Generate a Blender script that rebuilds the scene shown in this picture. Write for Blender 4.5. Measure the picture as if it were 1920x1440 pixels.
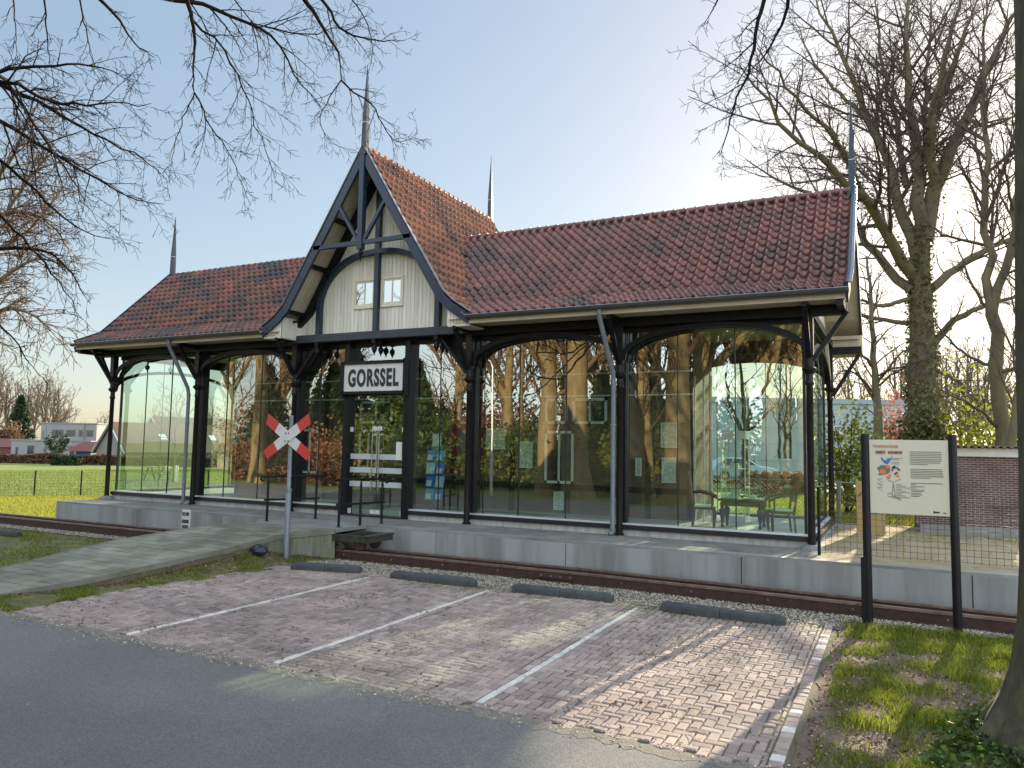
import bpy, bmesh, math, random
import numpy as np
from mathutils import Vector, Matrix

R = math.radians
SC = bpy.context.scene
for o in list(bpy.data.objects):
    bpy.data.objects.remove(o)

# ------------------------------------------------------------------ camera, sky, sun, exposure
CAM = np.array([8.5596, -11.2701, 1.3463])
RV = np.array([0.89154832, 0.45260555, 0.01702374])
UV = np.array([0.02186923, -0.08055977, 0.99650984])
FV = np.array([-0.45239731, 0.88806438, 0.08172106])
FPX = 1412.68
cd = bpy.data.cameras.new('camera')
cd.sensor_width = 36.0
cd.lens = FPX / 1920 * 36
cd.clip_end = 3000
cam = bpy.data.objects.new('camera', cd)
SC.collection.objects.link(cam)
M = Matrix.Identity(4)
for i in range(3):
    M[i][0], M[i][1], M[i][2], M[i][3] = RV[i], UV[i], -FV[i], CAM[i]
cam.matrix_world = M
SC.camera = cam

SUN_AZ, SUN_EL = 81.0, 17.5      # azimuth measured from +X towards +Y
w = bpy.data.worlds.new('World')
SC.world = w
w.use_nodes = True
nt = w.node_tree
nt.nodes.clear()
sky = nt.nodes.new('ShaderNodeTexSky')
sky.sky_type = 'NISHITA'
sky.sun_disc = False
sky.sun_elevation = R(SUN_EL)
sky.sun_rotation = R(90 - SUN_AZ)
sky.air_density = 1.0
sky.dust_density = 0.9
sky.ozone_density = 1.3
gm = nt.nodes.new('ShaderNodeGamma')
gm.inputs[1].default_value = 0.46
bg = nt.nodes.new('ShaderNodeBackground')
bg.inputs[1].default_value = 0.15
wo = nt.nodes.new('ShaderNodeOutputWorld')
nt.links.new(sky.outputs[0], gm.inputs[0])
hs = nt.nodes.new('ShaderNodeHueSaturation')
hs.inputs['Saturation'].default_value = 1.35
nt.links.new(gm.outputs[0], hs.inputs['Color'])
# sky raised overhead and behind the viewer, an added fill for the shaded front
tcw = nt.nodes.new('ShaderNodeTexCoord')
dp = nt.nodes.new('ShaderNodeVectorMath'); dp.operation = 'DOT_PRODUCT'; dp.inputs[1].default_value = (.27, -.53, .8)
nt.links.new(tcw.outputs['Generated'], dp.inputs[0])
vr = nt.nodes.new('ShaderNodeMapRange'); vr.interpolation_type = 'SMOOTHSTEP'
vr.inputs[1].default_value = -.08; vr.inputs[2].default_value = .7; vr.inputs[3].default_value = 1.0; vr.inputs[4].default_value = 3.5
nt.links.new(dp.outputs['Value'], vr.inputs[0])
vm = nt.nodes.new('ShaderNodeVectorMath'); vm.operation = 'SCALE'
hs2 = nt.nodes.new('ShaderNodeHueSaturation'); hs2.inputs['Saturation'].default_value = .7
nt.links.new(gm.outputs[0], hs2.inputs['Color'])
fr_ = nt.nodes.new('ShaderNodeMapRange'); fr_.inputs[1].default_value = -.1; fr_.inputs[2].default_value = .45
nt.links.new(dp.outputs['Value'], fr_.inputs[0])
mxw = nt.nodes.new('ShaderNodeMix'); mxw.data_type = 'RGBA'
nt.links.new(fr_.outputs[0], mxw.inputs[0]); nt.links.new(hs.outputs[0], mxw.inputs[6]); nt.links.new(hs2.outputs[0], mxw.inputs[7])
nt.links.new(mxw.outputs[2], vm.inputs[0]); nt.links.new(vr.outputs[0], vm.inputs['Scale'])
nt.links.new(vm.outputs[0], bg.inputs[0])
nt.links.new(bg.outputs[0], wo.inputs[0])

sd = bpy.data.lights.new('sun', 'SUN')
sd.energy = 5.0
sd.angle = R(0.5)
sd.color = (1.0, 0.83, 0.58)
sun = bpy.data.objects.new('sun', sd)
SC.collection.objects.link(sun)
sv = Vector((math.cos(R(SUN_AZ)) * math.cos(R(SUN_EL)), math.sin(R(SUN_AZ)) * math.cos(R(SUN_EL)), math.sin(R(SUN_EL))))
sun.rotation_euler = sv.to_track_quat('Z', 'Y').to_euler()
sun.location = sv * 60

SC.view_settings.view_transform = 'Standard'
SC.view_settings.look = 'None'
SC.view_settings.gamma = 1
SC.view_settings.use_curve_mapping = False
SC.view_settings.exposure = 1.45
SC.render.engine = 'CYCLES'
SC.cycles.use_denoising = True
SC.cycles.max_bounces = 8
SC.cycles.diffuse_bounces = 3
SC.cycles.glossy_bounces = 4
SC.cycles.transparent_max_bounces = 24
SC.cycles.caustics_reflective = False
SC.cycles.caustics_refractive = False
SC.cycles.sample_clamp_indirect = 6

# ------------------------------------------------------------------ helpers
def ray(px, py):
    return FV * FPX + RV * (px - 960) - UV * (py - 720)

def onz(px, py, z):
    d = ray(px, py); return CAM + d * ((z - CAM[2]) / d[2])

def ony(px, py, y):
    d = ray(px, py); return CAM + d * ((y - CAM[1]) / d[1])

def atd(px, py, dist):
    """point seen at a pixel of the photograph, dist metres down the view axis"""
    d = ray(px, py); return CAM + d * (dist / FPX)

def link(o):
    SC.collection.objects.link(o); return o

def tag(o, label=None, cat=None, group=None, kind=None):
    if label: o['label'] = label
    if cat: o['category'] = cat
    if group: o['group'] = group
    if kind: o['kind'] = kind
    return o

def thing(name, label, cat, loc=(0, 0, 0), group=None, rotz=0):
    o = bpy.data.objects.new(name, None)
    o.empty_display_size = 0.2
    o.location = loc
    o.rotation_euler = (0, 0, rotz)
    link(o)
    return tag(o, label, cat, group)

def copy_tree(o, parent=None):
    c = o.copy(); link(c)
    if parent: c.parent = parent
    for ch in list(o.children):
        copy_tree(ch, c)
    return c

def np_mesh(name, V, F, mats, mi=None, rnd=None, smooth=False):
    """V (n,3); F list of arrays (m,k)"""
    me = bpy.data.meshes.new(name)
    V = np.asarray(V, np.float32)
    loops, starts, tot = [], [], 0
    for f in F:
        f = np.asarray(f, np.int32)
        if len(f) == 0: continue
        loops.append(f.ravel()); k = f.shape[1]
        starts.append(tot + np.arange(len(f)) * k); tot += f.size
    loops = np.concatenate(loops); starts = np.concatenate(starts).astype(np.int32)
    me.vertices.add(len(V)); me.vertices.foreach_set('co', V.ravel())
    me.loops.add(len(loops)); me.loops.foreach_set('vertex_index', loops)
    me.polygons.add(len(starts)); me.polygons.foreach_set('loop_start', starts)
    for m in (mats if isinstance(mats, (list, tuple)) else [mats]):
        me.materials.append(m)
    if mi is not None: me.polygons.foreach_set('material_index', np.asarray(mi, np.int32))
    if smooth: me.polygons.foreach_set('use_smooth', np.ones(len(starts), bool))
    if rnd is not None:
        a = me.attributes.new('rnd', 'FLOAT', 'FACE'); a.data.foreach_set('value', np.asarray(rnd, np.float32))
    me.update(calc_edges=True)
    me.validate()
    return me

def np_obj(name, V, F, mats, parent=None, **k):
    o = bpy.data.objects.new(name, np_mesh(name, V, F, mats, **k)); link(o)
    if parent: o.parent = parent
    return o

class MB:
    def __init__(s):
        s.v = []; s.f = []; s.m = []; s.r = []
    def add(s, vs, fs, mi=0, rnd=0.5):
        n = len(s.v)
        s.v += [tuple(map(float, v)) for v in vs]
        for f in fs:
            s.f.append([i + n for i in f]); s.m.append(mi); s.r.append(rnd)
        return s
    def box(s, p0, p1, mi=0, rnd=0.5):
        (x0, y0, z0), (x1, y1, z1) = p0, p1
        x0, x1 = min(x0, x1), max(x0, x1); y0, y1 = min(y0, y1), max(y0, y1); z0, z1 = min(z0, z1), max(z0, z1)
        return s.add([(x0, y0, z0), (x1, y0, z0), (x1, y1, z0), (x0, y1, z0), (x0, y0, z1), (x1, y0, z1), (x1, y1, z1), (x0, y1, z1)],
                     [(0, 3, 2, 1), (4, 5, 6, 7), (0, 1, 5, 4), (1, 2, 6, 5), (2, 3, 7, 6), (3, 0, 4, 7)], mi, rnd)
    def bar(s, a, b, w, h, up=(0, 0, 1), mi=0, rnd=0.5):
        """box of section w (sideways) x h (towards up) from a to b"""
        a, b, up = Vector(a), Vector(b), Vector(up)
        d = (b - a).normalized()
        sd_ = d.cross(up)
        if sd_.length < 1e-4: sd_ = d.cross(Vector((1, 0, 0)))
        sd_.normalize(); u = sd_.cross(d).normalized()
        vs = []
        for p in (a, b):
            for i, j in ((-1, -1), (1, -1), (1, 1), (-1, 1)):
                vs.append(p + sd_ * (w / 2 * i) + u * (h / 2 * j))
        return s.add(vs, [(3, 2, 1, 0), (4, 5, 6, 7), (0, 1, 5, 4), (1, 2, 6, 5), (2, 3, 7, 6), (3, 0, 4, 7)], mi, rnd)
    def ribbon(s, pts, w, h, up, mi=0, rnd=0.5):
        """continuous bar along pts: section w along 'up', h in the curve's plane"""
        pts = [Vector(p) for p in pts]; up = Vector(up).normalized(); n = len(pts); vs = []; fs = []
        for i, p in enumerate(pts):
            t = (pts[min(i + 1, n - 1)] - pts[max(i - 1, 0)]).normalized(); nn = t.cross(up).normalized()
            vs += [p + up * (w / 2) + nn * (h / 2), p - up * (w / 2) + nn * (h / 2), p - up * (w / 2) - nn * (h / 2), p + up * (w / 2) - nn * (h / 2)]
        for i in range(n - 1):
            for k in range(4):
                fs.append((i * 4 + k, i * 4 + (k + 1) % 4, i * 4 + 4 + (k + 1) % 4, i * 4 + 4 + k))
        fs += [(3, 2, 1, 0), tuple((n - 1) * 4 + k for k in range(4))]
        return s.add(vs, fs, mi, rnd)
    def tube(s, pts, rad, n=8, mi=0, rnd=0.5, cap=True):
        pts = [Vector(p) for p in pts]; N = len(pts)
        if not hasattr(rad, '__len__'): rad = [rad] * N
        vs = []; fs = []; ref = None
        for i, p in enumerate(pts):
            t = (pts[min(i + 1, N - 1)] - pts[max(i - 1, 0)]).normalized()
            if ref is None:
                ref = Vector((0, 0, 1)) if abs(t.z) < .9 else Vector((1, 0, 0))
            a = t.cross(ref).normalized(); b = a.cross(t).normalized(); ref = b
            for k in range(n):
                an = 2 * math.pi * k / n
                vs.append(p + a * (math.cos(an) * rad[i]) + b * (math.sin(an) * rad[i]))
        for i in range(N - 1):
            for k in range(n):
                fs.append((i * n + k, i * n + (k + 1) % n, (i + 1) * n + (k + 1) % n, (i + 1) * n + k))
        if cap: fs += [tuple(range(n))[::-1], tuple((N - 1) * n + k for k in range(n))]
        return s.add(vs, fs, mi, rnd)
    def lathe(s, c, prof, n=12, mi=0, rnd=0.5):
        c = Vector(c)
        return s.tube([c + Vector((0, 0, z)) for r, z in prof], [max(r, 1e-3) for r, z in prof], n, mi, rnd)
    def build(s, name, mats, parent=None, origin=(0, 0, 0), smooth=False):
        me = bpy.data.meshes.new(name)
        ox, oy, oz = origin
        me.from_pydata([(x - ox, y - oy, z - oz) for x, y, z in s.v], [], s.f)
        for m in (mats if isinstance(mats, (list, tuple)) else [mats]): me.materials.append(m)
        me.polygons.foreach_set('material_index', s.m)
        a = me.attributes.new('rnd', 'FLOAT', 'FACE'); a.data.foreach_set('value', s.r)
        bm = bmesh.new(); bm.from_mesh(me); bmesh.ops.recalc_face_normals(bm, faces=bm.faces); bm.to_mesh(me); bm.free()
        if smooth:
            me.polygons.foreach_set('use_smooth', [True] * len(me.polygons))
            try: me.set_sharp_from_angle(angle=R(40))
            except Exception: pass
        me.update()
        o = bpy.data.objects.new(name, me); link(o)
        if parent: o.parent = parent
        return o

def bevel(o, w=.006, seg=2):
    m = o.modifiers.new('bevel', 'BEVEL'); m.width = w; m.segments = seg; m.limit_method = 'ANGLE'; return o

# ------------------------------------------------------------------ materials
MATS = {}
def mat(name, col, rough=.6, col2=None, scale=8, amt=1.0, rnd=0.0, bump=0, bscale=30, spec=.5, metal=0, stretch=(1, 1, 1), trans=0, lo=.35, hi=.65, detail=6):
    m = bpy.data.materials.new(name); MATS[name] = m
    m.use_nodes = True
    t = m.node_tree; N = t.nodes; L = t.links
    b = N['Principled BSDF']
    b.inputs['Roughness'].default_value = rough
    b.inputs['Specular IOR Level'].default_value = spec
    b.inputs['Metallic'].default_value = metal
    tc = N.new('ShaderNodeTexCoord'); mp = N.new('ShaderNodeMapping'); mp.inputs['Scale'].default_value = stretch
    L.new(tc.outputs['Object'], mp.inputs['Vector'])
    out = None
    if col2 is not None:
        nz = N.new('ShaderNodeTexNoise'); nz.inputs['Scale'].default_value = scale; nz.inputs['Detail'].default_value = detail; nz.inputs['Roughness'].default_value = .65
        L.new(mp.outputs[0], nz.inputs['Vector'])
        rp = N.new('ShaderNodeMapRange'); rp.inputs[1].default_value = lo; rp.inputs[2].default_value = hi; rp.inputs[4].default_value = amt
        L.new(nz.outputs[0], rp.inputs[0])
        mx = N.new('ShaderNodeMix'); mx.data_type = 'RGBA'
        mx.inputs[6].default_value = (*col, 1); mx.inputs[7].default_value = (*col2, 1)
        L.new(rp.outputs[0], mx.inputs[0]); out = mx.outputs[2]
    if rnd:
        at = N.new('ShaderNodeAttribute'); at.attribute_name = 'rnd'
        hs = N.new('ShaderNodeMapRange'); hs.inputs[3].default_value = 1 - rnd; hs.inputs[4].default_value = 1 + rnd
        L.new(at.outputs['Fac'], hs.inputs[0])
        mm = N.new('ShaderNodeMix'); mm.data_type = 'RGBA'; mm.blend_type = 'MULTIPLY'; mm.inputs[0].default_value = 1
        if out: L.new(out, mm.inputs[6])
        else: mm.inputs[6].default_value = (*col, 1)
        L.new(hs.outputs[0], mm.inputs[7]); out = mm.outputs[2]
    if out: L.new(out, b.inputs['Base Color'])
    else: b.inputs['Base Color'].default_value = (*col, 1)
    if bump:
        n2 = N.new('ShaderNodeTexNoise'); n2.inputs['Scale'].default_value = bscale; n2.inputs['Detail'].default_value = 8
        L.new(mp.outputs[0], n2.inputs['Vector'])
        bp = N.new('ShaderNodeBump'); bp.inputs['Strength'].default_value = bump; bp.inputs['Distance'].default_value = .02
        L.new(n2.outputs[0], bp.inputs['Height']); L.new(bp.outputs[0], b.inputs['Normal'])
    if trans:
        tr = N.new('ShaderNodeBsdfTranslucent'); ms = N.new('ShaderNodeMixShader'); ms.inputs[0].default_value = trans
        if out: L.new(out, tr.inputs[0])
        else: tr.inputs[0].default_value = (*col, 1)
        o = N['Material Output']
        L.new(b.outputs[0], ms.inputs[1]); L.new(tr.outputs[0], ms.inputs[2]); L.new(ms.outputs[0], o.inputs[0])
    return m

def glass_mat(name, tint, ior, base):
    m = bpy.data.materials.new(name); m.use_nodes = True; t = m.node_tree; N = t.nodes; L = t.links; N.clear()
    tr = N.new('ShaderNodeBsdfTransparent'); tr.inputs[0].default_value = (*tint, 1)
    gl = N.new('ShaderNodeBsdfGlossy'); gl.inputs['Roughness'].default_value = 0.0; gl.inputs[0].default_value = (.95, 1, .97, 1)
    lw = N.new('ShaderNodeLayerWeight'); lw.inputs[0].default_value = .5
    fr = N.new('ShaderNodeMath'); fr.operation = 'POWER'; fr.inputs[1].default_value = 4.5; L.new(lw.outputs['Facing'], fr.inputs[0])
    mr = N.new('ShaderNodeMapRange'); mr.inputs[3].default_value = base; mr.inputs[4].default_value = 1
    nz = N.new('ShaderNodeTexNoise'); nz.inputs['Scale'].default_value = .55; nz.inputs['Detail'].default_value = 1
    tc = N.new('ShaderNodeTexCoord'); bp = N.new('ShaderNodeBump'); bp.inputs['Strength'].default_value = .05; bp.inputs['Distance'].default_value = .03
    L.new(tc.outputs['Object'], nz.inputs['Vector']); L.new(nz.outputs[0], bp.inputs['Height']); L.new(bp.outputs[0], gl.inputs['Normal'])
    ms = N.new('ShaderNodeMixShader'); o = N.new('ShaderNodeOutputMaterial')
    L.new(fr.outputs[0], mr.inputs[0]); L.new(mr.outputs[0], ms.inputs[0])
    L.new(tr.outputs[0], ms.inputs[1]); L.new(gl.outputs[0], ms.inputs[2]); L.new(ms.outputs[0], o.inputs[0])
    return m

def brick_mat(name, c1, c2, mortar, bw, bh, axis='xz', ms=.006, rough=.85):
    m = bpy.data.materials.new(name); m.use_nodes = True; t = m.node_tree; N = t.nodes; L = t.links; b = N['Principled BSDF']
    tc = N.new('ShaderNodeTexCoord'); sp = N.new('ShaderNodeSeparateXYZ'); cb = N.new('ShaderNodeCombineXYZ')
    L.new(tc.outputs['Object'], sp.inputs[0])
    L.new(sp.outputs['XYZ'.index(axis[0].upper())], cb.inputs[0]); L.new(sp.outputs['XYZ'.index(axis[1].upper())], cb.inputs[1])
    br = N.new('ShaderNodeTexBrick'); br.inputs['Scale'].default_value = 1; br.inputs['Brick Width'].default_value = bw; br.inputs['Row Height'].default_value = bh
    br.inputs['Mortar Size'].default_value = ms; br.inputs['Color1'].default_value = (*c1, 1); br.inputs['Color2'].default_value = (*c2, 1); br.inputs['Mortar'].default_value = (*mortar, 1)
    br.inputs['Bias'].default_value = 0
    L.new(cb.outputs[0], br.inputs['Vector'])
    nz = N.new('ShaderNodeTexNoise'); nz.inputs['Scale'].default_value = 3; nz.inputs['Detail'].default_value = 6; L.new(tc.outputs['Object'], nz.inputs['Vector'])
    mr = N.new('ShaderNodeMapRange'); mr.inputs[1].default_value = .3; mr.inputs[2].default_value = .7; mr.inputs[3].default_value = .65; mr.inputs[4].default_value = 1.2; L.new(nz.outputs[0], mr.inputs[0])
    mm = N.new('ShaderNodeMix'); mm.data_type = 'RGBA'; mm.blend_type = 'MULTIPLY'; mm.inputs[0].default_value = 1
    L.new(br.outputs[0], mm.inputs[6]); L.new(mr.outputs[0], mm.inputs[7]); L.new(mm.outputs[2], b.inputs['Base Color'])
    bp = N.new('ShaderNodeBump'); bp.inputs['Strength'].default_value = .6; bp.inputs['Distance'].default_value = .01; bp.invert = True
    L.new(br.outputs['Fac'], bp.inputs['Height']); L.new(bp.outputs[0], b.inputs['Normal'])
    b.inputs['Roughness'].default_value = rough
    return m

mat('asphalt', (.09, .091, .09), .85, (.17, .168, .16), 85, 1, bump=.5, bscale=170, detail=12, lo=.4, hi=.62)
mat('asphalt_speck', (.4, .4, .4), .8)
mat('paver', (.31, .24, .212), .85, (.235, .192, .175), 1.6, 1, rnd=.3, bump=.25, bscale=120)
mat('paver_white', (.58, .56, .52), .8, (.42, .4, .37), 9, 1, rnd=.12, bump=.2, bscale=120)
mat('joint_sand', (.12, .1, .075), .95, (.07, .085, .035), 2.2, 1, bump=.5, bscale=60)
mat('seam_sand', (.2, .18, .15), .95, (.13, .12, .1), 14, 1, bump=.5, bscale=90)
mat('strip_soil', (.075, .06, .035), .95, (.13, .14, .03), 3.5, 1, bump=1, bscale=50)
mat('dirt', (.085, .06, .042), .95, (.15, .115, .08), 5, 1, bump=1, bscale=45)
mat('lawn_soil', (.07, .085, .02), .95, (.1, .075, .045), .7, 1, bump=.6, bscale=18, lo=.45, hi=.7)
mat('field', (.1, .145, .014), .9, (.145, .175, .02), .25, 1, bump=1, bscale=9)
mat('pebble', (.27, .24, .19), .85, rnd=.6)
mat('ballast', (.2, .18, .15), .95, (.09, .08, .07), 30, 1, bump=1, bscale=60)
mat('concrete', (.27, .27, .255), .8, (.2, .21, .2), 2.5, 1, bump=.15, bscale=40, stretch=(1, 1, .35))
mat('concrete_side', (.3, .31, .305), .8, (.1, .1, .085), 1.1, 1, bump=.15, bscale=60, stretch=(1.6, 1, .14), lo=.42, hi=.78)
mat('mossy_concrete', (.2, .2, .155), .9, (.11, .115, .08), 5, 1, bump=.4, bscale=30, stretch=(1.5, 6, .4))
mat('plinth', (.46, .46, .44), .8, (.3, .3, .29), 4, 1, bump=.2, bscale=40, stretch=(3, 1, .5))
mat('slab', (.22, .21, .19), .85, (.17, .165, .15), 3, 1, rnd=.12, bump=.25, bscale=60)
mat('ramp_slab', (.22, .215, .175), .9, (.14, .145, .1), 2.5, 1, rnd=.2, bump=.3, bscale=50)
mat('sand', (.36, .29, .18), .95, (.24, .2, .12), 3, 1, bump=.6, bscale=40)
mat('navy', (.011, .022, .045), .32, (.02, .034, .062), 6, 1, spec=.4, bump=.06, bscale=25, stretch=(1, 1, 1))
mat('navy_worn', (.012, .018, .03), .45, (.04, .048, .062), 5, 1, bump=.2, bscale=20, stretch=(.6, 4, 6))
mat('iron', (.006, .006, .008), .42, (.01, .01, .012), 9, 1, spec=.22)
mat('column_paint', (.007, .006, .007), .4, (.016, .011, .01), 7, 1, spec=.25)
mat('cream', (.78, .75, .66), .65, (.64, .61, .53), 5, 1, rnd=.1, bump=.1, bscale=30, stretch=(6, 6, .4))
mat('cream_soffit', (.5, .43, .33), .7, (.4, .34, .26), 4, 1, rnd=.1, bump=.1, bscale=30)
mat('cream_frame', (.74, .7, .55), .55, (.66, .62, .5), 6, 1)
mat('ceiling_board', (.3, .3, .17), .7, (.24, .25, .14), 3, 1)
mat('zinc', (.2, .225, .25), .5, (.15, .17, .2), 6, 1, metal=.3)
mat('lead', (.13, .17, .23), .35, (.1, .13, .18), 6, 1)
mat('gutter', (.07, .075, .08), .4, (.1, .1, .1), 5, 1, metal=.3)
mat('silver', (.7, .74, .8), .35, metal=.5)
mat('black', (.008, .008, .01), .5)
mat('rust', (.03, .015, .012), .75, (.06, .028, .02), 14, 1, bump=.3, bscale=60)
mat('rail_head', (.26, .2, .17), .4, (.16, .1, .08), 9, 1, metal=.5)
mat('old_wood', (.05, .055, .03), .9, (.028, .022, .018), 7, 1, bump=.5, bscale=30)
mat('stop_concrete', (.06, .066, .07), .9, (.035, .04, .042), 12, 1, bump=.4, bscale=60)
mat('white', (.62, .62, .6), .5, (.55, .55, .53), 6, 1)
mat('panel', (.6, .57, .45), .45)
mat('red', (.52, .045, .04), .45)
mat('ink', (.015, .015, .018), .6)
mat('ink_soft', (.16, .155, .14), .7)
mat('ink_red', (.3, .1, .09), .7)
mat('orange', (.72, .2, .04), .6)
mat('title_orange', (.66, .33, .2), .6)
mat('blue', (.04, .16, .5), .5)
mat('pale_blue', (.35, .55, .75), .5)
mat('cyan', (.05, .3, .5), .4)
mat('yellow', (.42, .3, .11), .6, (.36, .25, .09), 4, 1)
mat('mahogany', (.045, .016, .008), .45, (.03, .012, .007), 8, 1, stretch=(1, 1, 4))
mat('cushion', (.6, .68, .62), .8)
mat('interior_floor', (.42, .41, .37), .6, (.36, .35, .31), 2, 1)
mat('frosted', (.42, .47, .47), .7)
mat('timber', (.006, .006, .006), .7)
mat('paper', (.62, .66, .58), .7)
mat('picture_print', (.3, .32, .26), .7, (.62, .66, .56), 26, 1)
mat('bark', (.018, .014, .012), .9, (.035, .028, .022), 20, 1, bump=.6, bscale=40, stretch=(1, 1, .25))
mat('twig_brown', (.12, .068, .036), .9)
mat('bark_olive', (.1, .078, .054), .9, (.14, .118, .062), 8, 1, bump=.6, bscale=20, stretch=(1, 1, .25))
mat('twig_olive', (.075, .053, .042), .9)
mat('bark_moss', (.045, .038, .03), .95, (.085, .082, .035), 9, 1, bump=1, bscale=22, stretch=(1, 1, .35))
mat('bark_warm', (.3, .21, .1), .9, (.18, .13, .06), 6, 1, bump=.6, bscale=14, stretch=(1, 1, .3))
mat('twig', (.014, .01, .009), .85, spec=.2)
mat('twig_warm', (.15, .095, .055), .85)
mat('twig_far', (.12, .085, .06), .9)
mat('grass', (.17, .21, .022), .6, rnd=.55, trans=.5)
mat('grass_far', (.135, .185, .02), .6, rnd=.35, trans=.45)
mat('grass_sun', (.31, .31, .03), .6, rnd=.35, trans=.5)  # lit copy of the grass: sunlight's yellow is put into the blade colour
mat('leaf_green', (.055, .1, .018), .55, rnd=.5, trans=.4)
mat('leaf_yellow', (.17, .19, .025), .55, rnd=.45, trans=.5)
mat('leaf_ivy', (.095, .095, .03), .5, rnd=.5, trans=.25)
mat('leaf_dark', (.022, .045, .014), .6, rnd=.5, trans=.2)
mat('leaf_brown', (.24, .1, .045), .7, rnd=.45, trans=.35)
mat('leaf_hedge', (.13, .075, .04), .7, rnd=.5, trans=.3)
mat('leaf_pink', (.35, .17, .14), .7, rnd=.3, trans=.4)
mat('leaf_litter', (.13, .075, .04), .9, rnd=.6)
mat('litter_pale', (.4, .34, .25), .9, rnd=.4)
mat('moss', (.09, .115, .02), .95, rnd=.5)
mat('house_white', (.25, .24, .25), .7, (.22, .21, .22), 1, 1)
mat('house_grey', (.2, .19, .175), .8, (.18, .17, .155), 1.5, 1)
mat('house_tan', (.55, .45, .28), .8)
mat('roof_red', (.16, .05, .038), .8, (.12, .04, .032), 1.2, 1)
mat('roof_brown', (.12, .075, .042), .85, (.085, .055, .033), .8, 1, bump=.5, bscale=4)
mat('dark_window', (.03, .035, .045), .15)
mat('door_blue', (.05, .09, .2), .6)
mat('hall_panel', (.33, .38, .42), .7, (.28, .33, .37), .6, 1)
mat('hall_roof', (.25, .3, .36), .7)
mat('car_paint', (.45, .55, .68), .25, metal=.4)
mat('car_glass', (.05, .1, .18), .08)
mat('rubber', (.012, .012, .012), .8)
mat('chrome', (.6, .6, .6), .2, metal=1)
mat('corrugated', (.2, .15, .11), .9, (.12, .1, .08), 5, 1)
mat('mesh_green', (.02, .035, .028), .6)
mat('post_grey', (.2, .23, .23), .5, metal=.3)
mat('tarp', (.01, .014, .03), .45)
mat('wood_plain', (.3, .17, .07), .7)
MATS['glass'] = glass_mat('glass', (.78, .93, .86), 1.75, .27)
MATS['glass_end'] = glass_mat('glass_end', (.83, .95, .885), 1.5, .06)
MATS['case_glass'] = glass_mat('case_glass', (.9, .97, .93), 1.45, .05)
MATS['pane_dark'] = glass_mat('pane_dark', (.3, .35, .4), 1.9, .36)
MATS['shed_brick'] = brick_mat('shed_brick', (.135, .078, .07), (.09, .055, .058), (.33, .28, .26), .115, .037, 'xz', .0045)
MATS['inner_brick'] = brick_mat('inner_brick', (.16, .09, .05), (.12, .07, .04), (.2, .17, .13), .115, .037, 'xz', .0045)

def tile_mat(name, base, alt, dark, lo, hi):
    """clay tiles: per-tile tone, streaky soot and moss"""
    m = mat(name, base, .42, alt, 2.2, 1, rnd=.3, bump=.15, bscale=90, stretch=(1.6, .5, .5))
    t = m.node_tree; N = t.nodes; L = t.links; b = N['Principled BSDF']
    prev = b.inputs['Base Color'].links[0].from_socket
    tc = N['Texture Coordinate']
    nz = N.new('ShaderNodeTexNoise'); nz.inputs['Scale'].default_value = 1.3; nz.inputs['Detail'].default_value = 9; nz.inputs['Roughness'].default_value = .7
    L.new(tc.outputs['Object'], nz.inputs['Vector'])
    mr = N.new('ShaderNodeMapRange'); mr.inputs[1].default_value = lo; mr.inputs[2].default_value = hi; L.new(nz.outputs[0], mr.inputs[0])
    mx = N.new('ShaderNodeMix'); mx.data_type = 'RGBA'; mx.inputs[7].default_value = (*dark, 1)
    L.new(mr.outputs[0], mx.inputs[0]); L.new(prev, mx.inputs[6]); L.new(mx.outputs[2], b.inputs['Base Color'])
    return m
tile_mat('tile_east', (.19, .064, .05), (.12, .05, .046), (.03, .025, .025), .46, .7)
tile_mat('tile_west', (.2, .048, .033), (.19, .07, .03), (.026, .023, .024), .42, .57)
tile_mat('tile_mid', (.3, .105, .048), (.18, .075, .042), (.035, .024, .02), .48, .7)
def broad(name, sc, lo_, hi_):
    m = MATS[name]; t = m.node_tree; N = t.nodes; L = t.links; b = N['Principled BSDF']; prev = b.inputs['Base Color'].links[0].from_socket
    nz = N.new('ShaderNodeTexNoise'); nz.inputs['Scale'].default_value = sc; nz.inputs['Detail'].default_value = 4; L.new(N['Texture Coordinate'].outputs['Object'], nz.inputs['Vector'])
    mr = N.new('ShaderNodeMapRange'); mr.inputs[1].default_value = .3; mr.inputs[2].default_value = .7; mr.inputs[3].default_value = lo_; mr.inputs[4].default_value = hi_; L.new(nz.outputs[0], mr.inputs[0])
    mm = N.new('ShaderNodeMix'); mm.data_type = 'RGBA'; mm.blend_type = 'MULTIPLY'; mm.inputs[0].default_value = 1
    L.new(prev, mm.inputs[6]); L.new(mr.outputs[0], mm.inputs[7]); L.new(mm.outputs[2], b.inputs['Base Color'])
broad('asphalt', .55, .78, 1.18); broad('paver', .9, .78, 1.15); broad('ramp_slab', .8, .7, 1.15); broad('slab', .7, .75, 1.15); broad('concrete', .9, .7, 1.15)
g = MATS

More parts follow.
